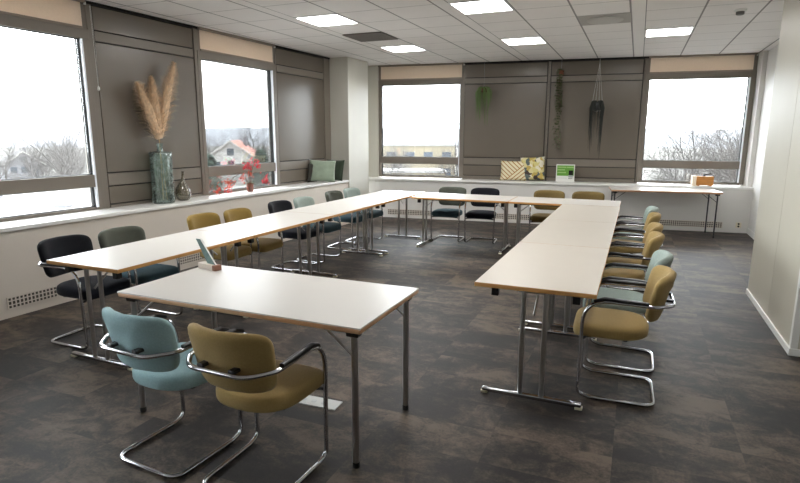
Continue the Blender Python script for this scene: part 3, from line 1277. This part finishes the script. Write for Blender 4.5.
def stripe_fabric(name, bg, fg):
    """herringbone-like lines on a cushion face, in the cushion's own x/z"""
    m = mat(name, bg, .9, spec=.2)
    nt = m.node_tree
    b = nt.nodes['Principled BSDF']
    tc = nt.nodes.new('ShaderNodeTexCoord')
    sp = nt.nodes.new('ShaderNodeSeparateXYZ')
    nt.links.new(tc.outputs['Object'], sp.inputs[0])
    X, Z = sp.outputs[0], sp.outputs[2]
    u = mnode(nt, 'ADD', X, mnode(nt, 'MULTIPLY', Z, 1.15))
    v = mnode(nt, 'SUBTRACT', X, mnode(nt, 'MULTIPLY', Z, 1.15))
    big = mnode(nt, 'GREATER_THAN', v, -.16)
    fu = mnode(nt, 'FRACT', mnode(nt, 'MULTIPLY', mnode(nt, 'ADD', u, 5.02), 11.5))
    fv = mnode(nt, 'FRACT', mnode(nt, 'MULTIPLY', mnode(nt, 'ADD', v, 5.03), 11.5))
    up_ = mnode(nt, 'GREATER_THAN', u, .17)
    sel = mnode(nt, 'MULTIPLY', big, 1)
    lu = mnode(nt, 'LESS_THAN', fu, .26)
    lv = mnode(nt, 'LESS_THAN', fv, .26)
    k = nt.nodes.new('ShaderNodeMix')
    nt.links.new(sel, k.inputs[0])
    nt.links.new(lu, k.inputs[2])
    nt.links.new(lv, k.inputs[3])
    c = mixc(nt, k.outputs[0], lin(bg), lin(fg))
    nt.links.new(c, b.inputs['Base Color'])
    return m


def blotch_fabric(name, cols, scale):
    m = mat(name, (200, 200, 200), .9, spec=.2)
    nt = m.node_tree
    b = nt.nodes['Principled BSDF']
    tc = nt.nodes.new('ShaderNodeTexCoord')
    vr = nt.nodes.new('ShaderNodeTexVoronoi')
    vr.inputs['Scale'].default_value = scale
    n = nt.nodes.new('ShaderNodeTexNoise')
    n.inputs['Scale'].default_value = 9
    ad = nt.nodes.new('ShaderNodeVectorMath')
    ad.operation = 'MULTIPLY_ADD'
    nt.links.new(n.outputs['Color'], ad.inputs[0])
    ad.inputs[1].default_value = (.12, .12, .12)
    nt.links.new(tc.outputs['Object'], n.inputs[0])
    nt.links.new(tc.outputs['Object'], ad.inputs[2])
    nt.links.new(ad.outputs[0], vr.inputs['Vector'])
    sp = nt.nodes.new('ShaderNodeSeparateColor')
    nt.links.new(vr.outputs['Color'], sp.inputs[0])
    cr = nt.nodes.new('ShaderNodeValToRGB')
    cr.color_ramp.interpolation = 'CONSTANT'
    nt.links.new(sp.outputs[0], cr.inputs[0])
    e = cr.color_ramp.elements
    e[0].position = 0
    e[0].color = lin(cols[0])
    e[1].position = 1 / len(cols)
    e[1].color = lin(cols[1])
    for i in range(2, len(cols)):
        x = e.new(i / len(cols))
        x.color = lin(cols[i])
    nt.links.new(cr.outputs[0], b.inputs['Base Color'])
    return m


M['c_sage'] = mat('sage_velvet', (150, 166, 146), .7, noise_amt=.18, nscale=6, sheen=.5)
M['c_dark'] = mat('dark_green_velvet', (48, 62, 46), .8, noise_amt=.1, nscale=8, sheen=.2)
M['c_brown'] = mat('dark_brown_velvet', (56, 54, 48), .8, noise_amt=.1, nscale=8)
M['c_line'] = stripe_fabric('cream_mustard_lines', (232, 222, 190), (170, 120, 56))
M['c_flora'] = blotch_fabric('floral_print', [(216, 206, 140), (232, 226, 206), (100, 110, 108), (220, 210, 156), (74, 64, 60), (196, 172, 96)], 14)
p = FL(8.76, .23, ZL)
place_pillow('dark green square cushion propped against the column on the left sill', (p.x, p.y, ZL), R(-8), R(-12), .40, .38, .12, M['c_dark'], 0, 'cushions on the left sill')
p = FL(8.40, .26, ZL)
place_pillow('sage green velvet cushion in front of the dark green one', (p.x, p.y - .08, ZL), R(28), R(-14), .46, .38, .12, M['c_sage'], R(3), 'cushions on the left sill')
p = FL(8.30, .08, ZL)
place_pillow('dark brown cushion flat against the grey panel, mostly hidden behind the sage one', (p.x, p.y, ZL), R(88), R(4), .30, .33, .07, M['c_brown'], 0, 'cushions on the left sill')
ZB = .7805
p = FB(-2.22, .17, 0)
place_pillow('cream cushion with mustard zigzag lines on the back sill', (p.x, p.y, ZB), BA, R(-14), .50, .385, .13, M['c_line'], R(0), 'cushions on the back sill')
p = FB(-1.86, .14, 0)
place_pillow('yellow and grey floral cushion half behind the lined one on the back sill', (p.x, p.y, ZB), BA - .04, R(-8), .46, .44, .12, M['c_flora'], R(-3), 'cushions on the back sill')

# ------------------------------------------------------------------ green sign card on the back sill
p = FB(-1.27, .20, ZB)
t = thing('sign_holder', 'white tabletop sign with a green printed panel on the back sill', 'sign', p, BA)
bm = bmesh.new()
box(bm, -.165, .165, -.006, .006, .008, .325, .003)
box(bm, -.165, .165, -.045, .045, 0, .01, .003)
obj('stand', bm, M['white_plastic'], t)
M['sgreen'] = mat('sign_green', (104, 164, 60), .5)
M['sgreen_l'] = mat('sign_light_green', (178, 212, 140), .5)
M['sgrey'] = mat('sign_grey', (178, 182, 184), .5)


def plate(bm, x0, x1, z0, z1, y=-.0075, mi=0):
    box(bm, x0, x1, y, -.006, z0, z1)


bm = bmesh.new()
plate(bm, -.15, .148, .115, .305)
pg = obj('green_panel', bm, M['sgreen'], t)
bm = bmesh.new()
for (a, b, z) in ((-.14, .0, .262), (.02, .13, .262), (-.14, -.02, .214), (-.14, .01, .165)):
    x = a
    while x < b:
        box(bm, x, x + .016, -.0085, -.0072, z, z + .020)
        x += .022
obj('printed_lines', bm, M['sgreen_l'], pg)
bm = bmesh.new()
plate(bm, .06, .135, .13, .215, -.009)
obj('dark_picture', bm, M['dark_gap'], t)
bm = bmesh.new()
plate(bm, .055, .135, .085, .125, -.0085)
plate(bm, -.15, .03, .07, .076)
obj('grey_caption', bm, M['sgrey'], t)
bm = bmesh.new()
plate(bm, .055, .13, .062, .070)
obj('dark_line', bm, M['dark_gap'], t)

# ------------------------------------------------------------------ wooden box on the back sill
p = FB(1.01, .28, ZB)
t = thing('wooden_box', 'small wooden box with a dark lid handle on the back sill above the side table', 'box', p, BA)
M['box_wood'] = mat('box_wood', (190, 128, 62), .5, noise_amt=.2, nscale=6, stretch=(1, 1, 10))
M['box_pale'] = mat('box_pale_end', (232, 214, 190), .5)
bm = bmesh.new()
box(bm, -.115, .15, -.07, .07, .016, .165, .006)
obj('box_body', bm, M['box_wood'], t)
bm = bmesh.new()
box(bm, -.175, -.116, -.072, .072, .0, .17, .005)
obj('end_block', bm, M['box_pale'], t)
for x in (-.08, .11):
    bm = bmesh.new()
    lathe(bm, [(.02, -.075), (.02, .075)], 16, fn=lambda c, x=x: Vector((x + c.x, c.z, .02 + c.y)))
    obj('wheel', bm, M['box_wood'], t, smooth=True, auto=50)
bm = bmesh.new()
tube(bm, fillet([(.0, 0, .165), (.01, 0, .205), (.06, 0, .195), (.10, 0, .215), (.12, .0, .205)], .01, 3), .010, 8)
box(bm, -.0, .03, -.02, .02, .163, .19, .005)
obj('handle', bm, M['black'], t, smooth=True, auto=50)


# ------------------------------------------------------------------ hanging plants
def hang_fern():
    s0 = FB(-2.82, .20, 2.47)
    t = thing('hanging_fern', 'leftmost hanging plant, small green fern with long drooping fronds', 'plant', s0, 0, 'plants hanging before the back wall')
    bm = bmesh.new()
    lathe(bm, [(.02, -.06), (.05, -.04), (.06, .02), (.052, .02), (.04, -.02)], 16)
    obj('pot', bm, M['twig'], t, smooth=True)
    bm = bmesh.new()
    tube(bm, [(0, 0, 0), (0, 0, H - 2.47 - .002)], .0012, 5)
    obj('cord', bm, M['sgrey'], t)
    rnd = random.Random(4)
    bm = bmesh.new()
    for i in range(70):
        a = rnd.uniform(0, 2 * PI)
        left = math.cos(a) < .1
        L_ = rnd.uniform(.12, .42) if not left else rnd.uniform(.2, .62)
        if rnd.random() < .08:
            L_ = .66
        r_ = rnd.uniform(.08, .17)
        pts = [Vector((0, 0, .01)), Vector((math.cos(a) * r_ * .6, math.sin(a) * r_ * .5, .06)), Vector((math.cos(a) * r_, math.sin(a) * r_ * .7, -.05)),
               Vector((math.cos(a) * r_ * .95, math.sin(a) * r_ * .7, -L_))]
        pts = fillet(pts, .06, 3)
        tube(bm, pts, [.006] * (len(pts) - 1) + [.001], 4)
    obj('fronds', bm, mat('fern_green', (92, 116, 62), .6), t)


def hang_string():
    s0 = FB(-1.44, .28, 2.73)
    t = thing('trailing_vine', 'middle hanging plant, long vine of round leaves on a thin cord', 'plant', s0, 0, 'plants hanging before the back wall')
    bm = bmesh.new()
    lathe(bm, [(.02, -.05), (.04, -.04), (.048, .03), (.04, .03), (.032, -.02)], 16)
    obj('pot', bm, mat('clay_pot', (120, 72, 50), .7), t, smooth=True)
    bm = bmesh.new()
    tube(bm, [(0, 0, .02), (0, 0, H - 2.73 - .002)], .0014, 5)
    obj('cord', bm, M['sgrey'], t)
    rnd = random.Random(6)
    lb_ = bmesh.new()
    sb = bmesh.new()
    for i in range(8):
        x = rnd.uniform(-.075, .02)
        y = rnd.uniform(-.06, .04)
        L_ = rnd.uniform(.35, .85) if i > 1 else (1.36, 1.25, 1.1)[i]
        pts = [Vector((0, 0, .03))]
        z = .06
        k = 0
        while z > -L_:
            pts.append(Vector((x + .014 * math.sin(z * 9 + i), y + .01 * math.cos(z * 7), z)))
            z -= .045
        tube(sb, pts, .0013, 4)
        for q in pts[1:]:
            for _ in range(2):
                a = rnd.uniform(0, 2 * PI)
                leaf_blade(lb_, q, Vector((math.cos(a), math.sin(a), -.4)), Vector((0, 0, 1)), rnd.uniform(.045, .07), rnd.uniform(.036, .055), 3, .2)
    obj('stems', sb, M['twig'], t)
    obj('leaves', lb_, mat('vine_green', (78, 86, 50), .6), t)


def hang_grass():
    s0 = FB(-.80, .30, 2.06)
    t = thing('hanging_pot', 'right hanging plant, dark pot on pale cords with long black-green strands', 'plant', s0, 0, 'plants hanging before the back wall')
    bm = bmesh.new()
    lathe(bm, [(.03, 0), (.07, .01), (.085, .08), (.088, .15), (.078, .15), (.07, .09), (.03, .03)], 24)
    obj('pot', bm, mat('black_pot', (36, 38, 38), .5), t, smooth=True)
    bm = bmesh.new()
    tip = Vector((0, 0, H - 2.06 - .002))
    hk = Vector((0, 0, H - 2.06 - .10))
    tube(bm, [hk, tip], .003, 5)
    for k in range(4):
        a = 2 * PI * k / 4 + .4
        tube(bm, [hk, Vector((math.cos(a) * .088, math.sin(a) * .088, .14))], .0024, 5)
        tube(bm, [Vector((math.cos(a) * .088, math.sin(a) * .088, .14)), Vector((math.cos(a) * .06, math.sin(a) * .06, -.008)), Vector((0, 0, -.02))], .0024, 5)
    obj('cords', bm, mat('cotton_cord', (190, 188, 184), .9), t)
    rnd = random.Random(9)
    bm = bmesh.new()
    for i in range(78):
        a = rnd.choice((0, PI)) + rnd.gauss(0, .75)
        c, s = math.cos(a), math.sin(a)
        L_ = rnd.uniform(.1, .72) * (.55 + .45 * abs(c)) + (.2 if abs(c) > .7 and rnd.random() < .3 else 0)
        r_ = rnd.uniform(.085, .125)
        pts = fillet([Vector((c * .03, s * .03, .13)), Vector((c * .085, s * .085, .185)), Vector((c * r_, s * r_, .05)), Vector((c * (r_ - .02) + rnd.uniform(-.02, .02), s * r_, -L_))], .05, 3)
        tube(bm, pts, [.0055] * (len(pts) - 1) + [.0008], 4)
    obj('strands', bm, mat('dark_strands', (30, 34, 28), .7), t)


hang_fern()
hang_string()
hang_grass()

# ------------------------------------------------------------------ card stand on the nearest table
t = thing('card_stand', 'small pale wooden block holding a leaning green card on the nearest table', 'card holder', (-2.535, 2.775, TZ + .0005), R(-12))
bm = bmesh.new()
box(bm, -.105, .045, -.026, .026, 0, .036, .003)
obj('pale_block', bm, mat('pale_wood', (222, 208, 196), .5), t)
bm = bmesh.new()
box(bm, .0455, .075, -.027, .027, 0, .037, .003)
obj('dark_wood_end', bm, mat('reddish_wood', (150, 104, 84), .5), t)
bm = bmesh.new()


box(bm, -.03, .052, -.003, .003, .034, .185, 0, fn=lambda c: Vector((c.x * (1 - 2.6 * (c.z - .034)) - 1.0 * (c.z - .034), c.y + .12 * (c.z - .034), c.z)))
cardo = obj('card', bm, mat('card_green', (96, 124, 120), .35, noise_amt=.35, nscale=14), t)
bm = bmesh.new()
box(bm, .0525, .060, -.004, .004, .034, .185, 0, fn=lambda c: Vector((c.x * (1 - 2.6 * (c.z - .034)) - 1.0 * (c.z - .034), c.y + .12 * (c.z - .034), c.z)))
obj('card_edge', bm, M['white_plastic'], cardo)

# ------------------------------------------------------------------ floor outlets
t = thing('floor_outlet', 'white floor outlet plate on the carpet beneath the nearest table', 'floor outlet', (-1.70, 2.70, 0), R(2), 'floor outlets')
bm = bmesh.new()
box(bm, -.15, .15, -.055, .055, 0.0005, .008, .002)
obj('cover_plate', bm, mat('outlet_grey', (188, 190, 188), .45), t)
for x in (-.09, -.02, .05):
    bm = bmesh.new()
    lathe(bm, [(.018, .008), (.018, .0095)], 14, cx=x)
    obj('outlet', bm, M['sgrey'], t)
t2 = thing('floor_outlet', 'white floor outlet with a raised black lid beneath the nearest left table', 'floor outlet', (-3.02, 3.40, 0), R(0), 'floor outlets')
bm = bmesh.new()
box(bm, -.10, .03, -.08, .06, .0005, .012, .003)
obj('cover_plate', bm, M['white_plastic'], t2)
bm = bmesh.new()
box(bm, .035, .20, -.06, .06, .0005, .035, .008)
obj('lid', bm, M['black'], t2)

# ------------------------------------------------------------------ outside
GZ = -9.0
M['ground'] = mat('winter_ground', (52, 50, 44), .95, noise_amt=.25, nscale=.08)
M['hill'] = mat('distant_hill', (104, 106, 110), 1, noise_amt=.12, nscale=.02)  # hill colour lightened to carry the haze of distance
M['bark'] = mat('bark_pale', (44, 41, 39), .95)
M['bark_hazed'] = mat('bark_hazed', (66, 63, 61), .95)  # lighter copy of the bark for far trees, haze put into the colour
M['bark2'] = mat('bark_warm', (50, 44, 39), .95)
M['roofwhite'] = mat('roof_white', (100, 99, 97), .8, noise_amt=.06, nscale=.3)
M['hwall'] = mat('house_white', (150, 147, 143), .8)
M['hgrey'] = mat('house_grey', (92, 92, 95), .8)
M['hbeige'] = mat('house_beige', (96, 89, 74), .8)
M['rooforange'] = mat('roof_tile_orange', (124, 76, 62), .8, noise_amt=.12, nscale=1)
M['roofgrey'] = mat('roof_tile_grey', (58, 56, 56), .8)
M['hglass'] = mat('house_window', (50, 56, 64), .2)
M['evergreen'] = mat('evergreen', (44, 56, 48), .9, noise_amt=.25, nscale=1)
bm = bmesh.new()
box(bm, -900, 500, -200, 1000, GZ - 1, GZ)
struct('ground', bm, M['ground'])
# hill ridges
bm = bmesh.new()
prev = None
for i in range(61):
    a = R(-85 + 110 * i / 60)
    d = 640
    x, y = math.sin(a) * d, math.cos(a) * d
    h_ = 9 + 3.5 * noise.noise(Vector((i * .21, 0, 3))) + 2 * noise.noise(Vector((i * .6, 4, 3)))
    q = [bm.verts.new((x * k, y * k, z)) for k, z in ((.9, GZ), (1, h_), (1.2, h_ * .8), (1.3, GZ))]
    if prev:
        for k in range(3):
            bm.faces.new((prev[k], q[k], q[k + 1], prev[k + 1]))
    prev = q
o = struct('hills', bm, M['hill'], smooth=True)


def rotbox(bm, x0, x1, y0, y1, z0, z1, c, a):
    ca, sa = math.cos(a), math.sin(a)
    box(bm, x0, x1, y0, y1, z0, z1, fn=lambda v: Vector((c[0] + v.x * ca - v.y * sa, c[1] + v.x * sa + v.y * ca, v.z)))


def gable_house(label, c, a, w_, l_, eave, ridge, wall, roof, wins, base=GZ, grp=None):
    t = thing('house', label, 'house', (c[0], c[1], base), a, grp)
    e, r_ = eave - base, ridge - base
    bm = bmesh.new()
    v = [(-w_ / 2, 0), (w_ / 2, 0), (w_ / 2, e), (0, r_ - .25), (-w_ / 2, e)]
    A = [bm.verts.new((x, -l_ / 2, z)) for x, z in v]
    B = [bm.verts.new((x, l_ / 2, z)) for x, z in v]
    bm.faces.new(A)
    bm.faces.new(B)
    for k in range(5):
        bm.faces.new((A[k], A[(k + 1) % 5], B[(k + 1) % 5], B[k]))
    obj('walls', bm, wall, t)
    bm = bmesh.new()
    for s in (-1, 1):
        ex = s * (w_ / 2 + .5)
        ez = e - .5 * (r_ - e) / (w_ / 2)
        vs = [bm.verts.new(q) for y in (-l_ / 2 - .4, l_ / 2 + .4) for q in ((0, y, r_), (ex, y, ez), (ex, y, ez - .28), (0, y, r_ - .28))]
        for f in ((0, 1, 2, 3), (7, 6, 5, 4), (0, 4, 5, 1), (1, 5, 6, 2), (2, 6, 7, 3), (3, 7, 4, 0)):
            bm.faces.new([vs[i] for i in f])
    rf = obj('roof', bm, roof, t)
    bm = bmesh.new()
    box(bm, w_ * .2 - .3, w_ * .2 + .3, l_ * .2, l_ * .2 + .6, r_ - 1.3, r_ + .6)
    obj('chimney', bm, M['hgrey'], rf)
    bm = bmesh.new()
    for s in (-1, 1):
        ex = s * (w_ / 2 + .5)
        ez = e - .5 * (r_ - e) / (w_ / 2)
        vs = [bm.verts.new(q) for y in (-l_ / 2 - .46, -l_ / 2 - .38) for q in ((0, y, r_ + .05), (ex, y, ez + .05), (ex, y, ez - .3), (0, y, r_ - .3))]
        for f in ((0, 1, 2, 3), (7, 6, 5, 4), (0, 4, 5, 1), (1, 5, 6, 2), (2, 6, 7, 3), (3, 7, 4, 0)):
            bm.faces.new([vs[i] for i in f])
    obj('gable_trim', bm, M['hwall'], t)
    for (x, z, ww, hh) in wins:
        bm = bmesh.new()
        box(bm, x - ww / 2, x + ww / 2, -l_ / 2 - .05, -l_ / 2 + .02, z - base, z - base + hh)
        obj('window', bm, M['hglass'], t)
    return t


def face_cam(c, extra=0):
    # rotation so that local -y faces the camera
    return math.atan2(-c[0], c[1]) + extra if 0 else math.atan2(c[1], c[0]) - PI / 2 + extra


c = (-117.9, 75.5)
gable_house('grey house with white gable trim outside the nearest left window', c, face_cam(c, .15), 6.5, 8, -4.0, -1.6, M['hgrey'], M['roofgrey'],
            [(-1.8, -6, 1.1, 1.2), (0, -6, 1.1, 1.2), (1.8, -6, 1.1, 1.2), (0, -3.7, 1.0, .9)], grp='houses outside')
c = (-70.0, 85.0)
gable_house('white house with a broad gable outside the second left window', c, face_cam(c, -.12), 8.0, 14, -2.0, .7, M['hwall'], M['rooforange'],
            [(-2.6, -4.3, 1.5, 1.3), (0, -4.3, 1.1, 1.5), (2.6, -4.3, 1.5, 1.3), (0, -1.9, 1.2, 1.2)], grp='houses outside')
c = (-83, 79)
gable_house('orange roofed house left of the white gabled one', c, face_cam(c, 1.35), 9, 13, -2.2, .8, M['hwall'], M['rooforange'],
            [(-2.4, -4.6, 1.3, 1.3), (1.6, -4.6, 1.3, 1.3)], grp='houses outside')
c = (-42, 108)
gable_house('low pale house outside the left back window', c, face_cam(c, 1.45), 10, 15, -4.4, -1.8, M['hbeige'], M['roofgrey'],
            [(-2, -7, 1.4, 1.4), (2, -7, 1.4, 1.4)], grp='houses outside')


def block(label, c, a, w_, d_, top, m, nx, nz, nm='apartment_block', cat='building'):
    t = thing(nm, label, cat, (c[0], c[1], GZ), a, 'flat roofed buildings outside')
    bm = bmesh.new()
    box(bm, -w_ / 2, w_ / 2, -d_ / 2, d_ / 2, 0, top - GZ)
    obj('walls', bm, m, t)
    bm = bmesh.new()
    box(bm, -w_ / 2 - .15, w_ / 2 + .15, -d_ / 2 - .15, d_ / 2 + .15, top - GZ, top - GZ + .3)
    obj('roof', bm, M['roofwhite'], t)
    for i in range(nx):
        for k in range(nz):
            x = -w_ / 2 + (i + .5) * w_ / nx
            z = top - GZ - 2.4 - k * 2.9
            if z < .5:
                continue
            bm = bmesh.new()
            box(bm, x - .8, x + .8, -d_ / 2 - .04, -d_ / 2 + .03, z, z + 1.4)
            obj('window', bm, M['hglass'], t)
    return t


c = (-37.5, 96)
block('pale yellow flat roofed building outside the left back window', c, face_cam(c, .1), 13, 9, -.2, M['hbeige'], 4, 3)
c = (-21.5, 92)
block('cream flat roofed building beside the yellow one outside', c, face_cam(c, -.1), 9, 9, -.9, M['hbeige'], 2, 2)
c = (-33.0, 70)
block('long low cream building in front of the yellow one outside', c, face_cam(c), 18, 6, -3.3, M['hbeige'], 0, 0)
c = (4.3, 62)
block('low white building behind the bare trees outside the right back window', c, face_cam(c), 10, 8, -3.4, M['hwall'], 3, 1)
# white flat roof close to the building
t = thing('annex_roof', 'wide white flat roof of the neighbouring annex below the nearest left window', 'building', (-36, 19, GZ), R(22))
bm = bmesh.new()
box(bm, -11, 16, -22, 14, 0, 6.0)
obj('walls', bm, M['hwall'], t)
bm = bmesh.new()
box(bm, -11.3, 16.3, -22.3, 14.3, 6.0, 6.15)
rf = obj('roof', bm, M['roofwhite'], t)
bm = bmesh.new()
for s in ((-11.3, 16.3, 13.9, 14.3), (-11.3, 16.3, -22.3, -21.9), (-11.3, -10.9, -22, 14), (15.9, 16.3, -22, 14)):
    box(bm, s[0], s[1], s[2], s[3], 6.15, 6.5)
obj('parapet', bm, M['hwall'], t)
rnd = random.Random(3)
for i in range(5):
    bm = bmesh.new()
    x, y = rnd.uniform(-8, 10), rnd.uniform(2, 12)
    box(bm, x, x + rnd.uniform(.4, .9), y, y + rnd.uniform(.4, .9), 6.15, 6.15 + rnd.uniform(.2, .35), .05)
    obj('roof_unit', bm, M['hgrey'], rf)
# parked cars beyond the annex


def car(c, a, m, label):
    t = thing('car', label, 'car', (c[0], c[1], GZ), a, 'parked cars outside')
    bm = bmesh.new()
    prof = [(-2.1, .35), (-2.1, .85), (-1.5, .95), (-1.0, 1.42), (.6, 1.42), (1.2, .98), (2.05, .85), (2.1, .35)]
    A = [bm.verts.new((x, -.85, z)) for x, z in prof]
    B = [bm.verts.new((x, .85, z)) for x, z in prof]
    bm.faces.new(A)
    bm.faces.new(B)
    for k in range(len(prof)):
        bm.faces.new((A[k], A[(k + 1) % 8], B[(k + 1) % 8], B[k]))
    obj('car_body', bm, m, t)
    bm = bmesh.new()
    for x in (-1.3, 1.3):
        for y in (-.8, .8):
            lathe(bm, [(.33, -.12), (.33, .12)], 14, fn=lambda v, x=x, y=y: Vector((x + v.x, y + v.z, .33 + v.y)))
    obj('wheels', bm, M['black'], t)
    bm = bmesh.new()
    for y in (-.86, .86):
        box(bm, -1.1, .75, y - .01, y + .01, 1.0, 1.34)
    obj('car_windows', bm, M['hglass'], t)


# trees --------------------------------------------------------------


def tree_mesh(seed, h_, spread, name, m, levels=5, rf=.016):
    rnd = random.Random(seed)
    V, Fc = [], []

    def seg(p, q, r0, r1):
        d = (q - p).normalized()
        u = d.orthogonal().normalized()
        v = d.cross(u)
        b = len(V)
        for pt, r_ in ((p, r0), (q, r1)):
            for k in range(3):
                a = 2 * PI * k / 3
                V.append(pt + (u * math.cos(a) + v * math.sin(a)) * r_)
        for k in range(3):
            Fc.append((b + k, b + (k + 1) % 3, b + 3 + (k + 1) % 3, b + 3 + k))

    def grow(p, d, ln, r_, lv):
        n = 3
        for i in range(n):
            d2 = (d + Vector((rnd.gauss(0, .13), rnd.gauss(0, .13), rnd.gauss(.03, .09)))).normalized()
            q = p + d2 * ln / n
            seg(p, q, r_, r_ * .84)
            r_ *= .84
            p, d = q, d2
            if lv < levels and (lv > 0 or i > 0):
                for _ in range(rnd.choice((1, 1, 2))):
                    o = d.orthogonal().normalized()
                    o.rotate(Matrix.Rotation(rnd.uniform(0, 2 * PI), 3, d))
                    nd = (d * rnd.uniform(.7, 1.1) + o * rnd.uniform(.5, 1.0) * spread).normalized()
                    grow(p, nd, ln * rnd.uniform(.55, .78), r_ * .6, lv + 1)
        if lv < levels:
            grow(p, d, ln * .66, r_ * .8, lv + 1)

    grow(Vector((0, 0, 0)), Vector((0, 0, 1)), h_ * .36, h_ * rf, 0)
    me = bpy.data.meshes.new(name)
    zmax = max(v.z for v in V)
    sc = h_ / zmax
    me.from_pydata([(v.x * sc, v.y * sc, v.z * sc) for v in V], [], Fc)
    me.materials.append(m)
    return me


TM = [tree_mesh(11, 13, .95, 'bare_tree', M['bark']), tree_mesh(23, 12, .9, 'bare_tree', M['bark2']), tree_mesh(37, 12, 1.05, 'bare_tree', M['bark']),
      tree_mesh(41, 12, 1.05, 'bare_tree', M['bark_hazed'], 5, .030), tree_mesh(53, 12, 1.0, 'bare_tree', M['bark_hazed'], 5, .030)]
rnd = random.Random(77)


def az(px):
    return R(-23.0155) + math.atan((px - 400) / 551.2)


def put_tree(i, px, d, sc, label, z=GZ):
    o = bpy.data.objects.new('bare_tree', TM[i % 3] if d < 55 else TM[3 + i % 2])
    C.objects.link(o)
    a = az(px)
    o.location = (math.sin(a) * d, math.cos(a) * d, z)
    o.rotation_euler = (0, 0, rnd.uniform(0, 6.28))
    o.scale = (sc * rnd.uniform(.95, 1.1),) * 2 + (sc,)
    tag(o, label, 'tree', 'bare winter trees outside')


TW = [('right back window', [(652, 36, 1.0), (672, 42, 1.03), (690, 33, .93), (706, 44, 1.02), (724, 33, 1.12), (745, 40, 1.08), (681, 62, 1.12), (716, 62, 1.12)]),
      ('left back window', [(388, 62, .80), (407, 50, .62), (432, 48, .62), (447, 46, .92), (463, 50, 1.02), (398, 84, .84)]),
      ('second left window', [(226, 70, .60), (243, 56, .46), (262, 60, .62), (273, 84, .95), (254, 130, 1.15), (216, 125, 1.0)]),
      ('nearest left window', [(51, 56, 1.05), (30, 100, .80), (70, 84, .82), (85, 100, .86), (44, 96, .80), (62, 125, .95), (8, 128, .95), (36, 140, .95), (-6, 100, .85)])]
ORD = ['first', 'second', 'third', 'fourth', 'fifth', 'sixth', 'seventh', 'eighth', 'ninth']
k = 0
for wname, lst in TW:
    order = sorted(range(len(lst)), key=lambda q: lst[q][0])
    for n_, (px, d, sc) in enumerate(lst):
        put_tree(k, px, d, sc, 'bare winter tree, %s from the left among those seen through the %s' % (ORD[order.index(n_)], wname))
        k += 1

# evergreen by the second left window
rnd2 = random.Random(12)


def conifer(px, d, h_, wd, label):
    a = az(px)
    t = thing('evergreen_tree', label, 'tree', (math.sin(a) * d, math.cos(a) * d, GZ))
    bm = bmesh.new()
    tube(bm, [(0, 0, 0), (0, 0, h_ * .97)], [.22, .03], 8)
    obj('trunk', bm, M['bark'], t)
    bm = bmesh.new()
    for i in range(2600):
        q = rnd2.random() ** .8
        z = h_ * (.06 + .93 * q)
        r_ = wd * (1 - q) ** .8 * rnd2.uniform(.35, 1.0) + .1
        th = rnd2.uniform(0, 2 * PI)
        p0 = Vector((math.cos(th) * r_, math.sin(th) * r_, z))
        leaf_blade(bm, p0, Vector((math.cos(th), math.sin(th), rnd2.uniform(-.5, .2))), Vector((0, 0, 1)), rnd2.uniform(.3, .6), .22, 2, .5)
    obj('needles', bm, M['evergreen'], t)


conifer(206, 30, 9.8, 1.9, 'pale green conifer at the left edge of the second left window')
conifer(262, 75, 9.0, 2.6, 'bushy evergreen right of the white gabled house')
for k, (px, d) in enumerate([(12, 92), (24, 82), (38, 90), (62, 80)]):
    a = az(px)
    car((math.sin(a) * d, math.cos(a) * d), rnd.uniform(0, 3), [M['hgrey'], M['hwall'], M['black'], M['hgrey']][k], ['grey car parked leftmost beyond the annex', 'white car parked beyond the annex', 'black car parked beyond the annex', 'grey car parked rightmost beyond the annex'][k])
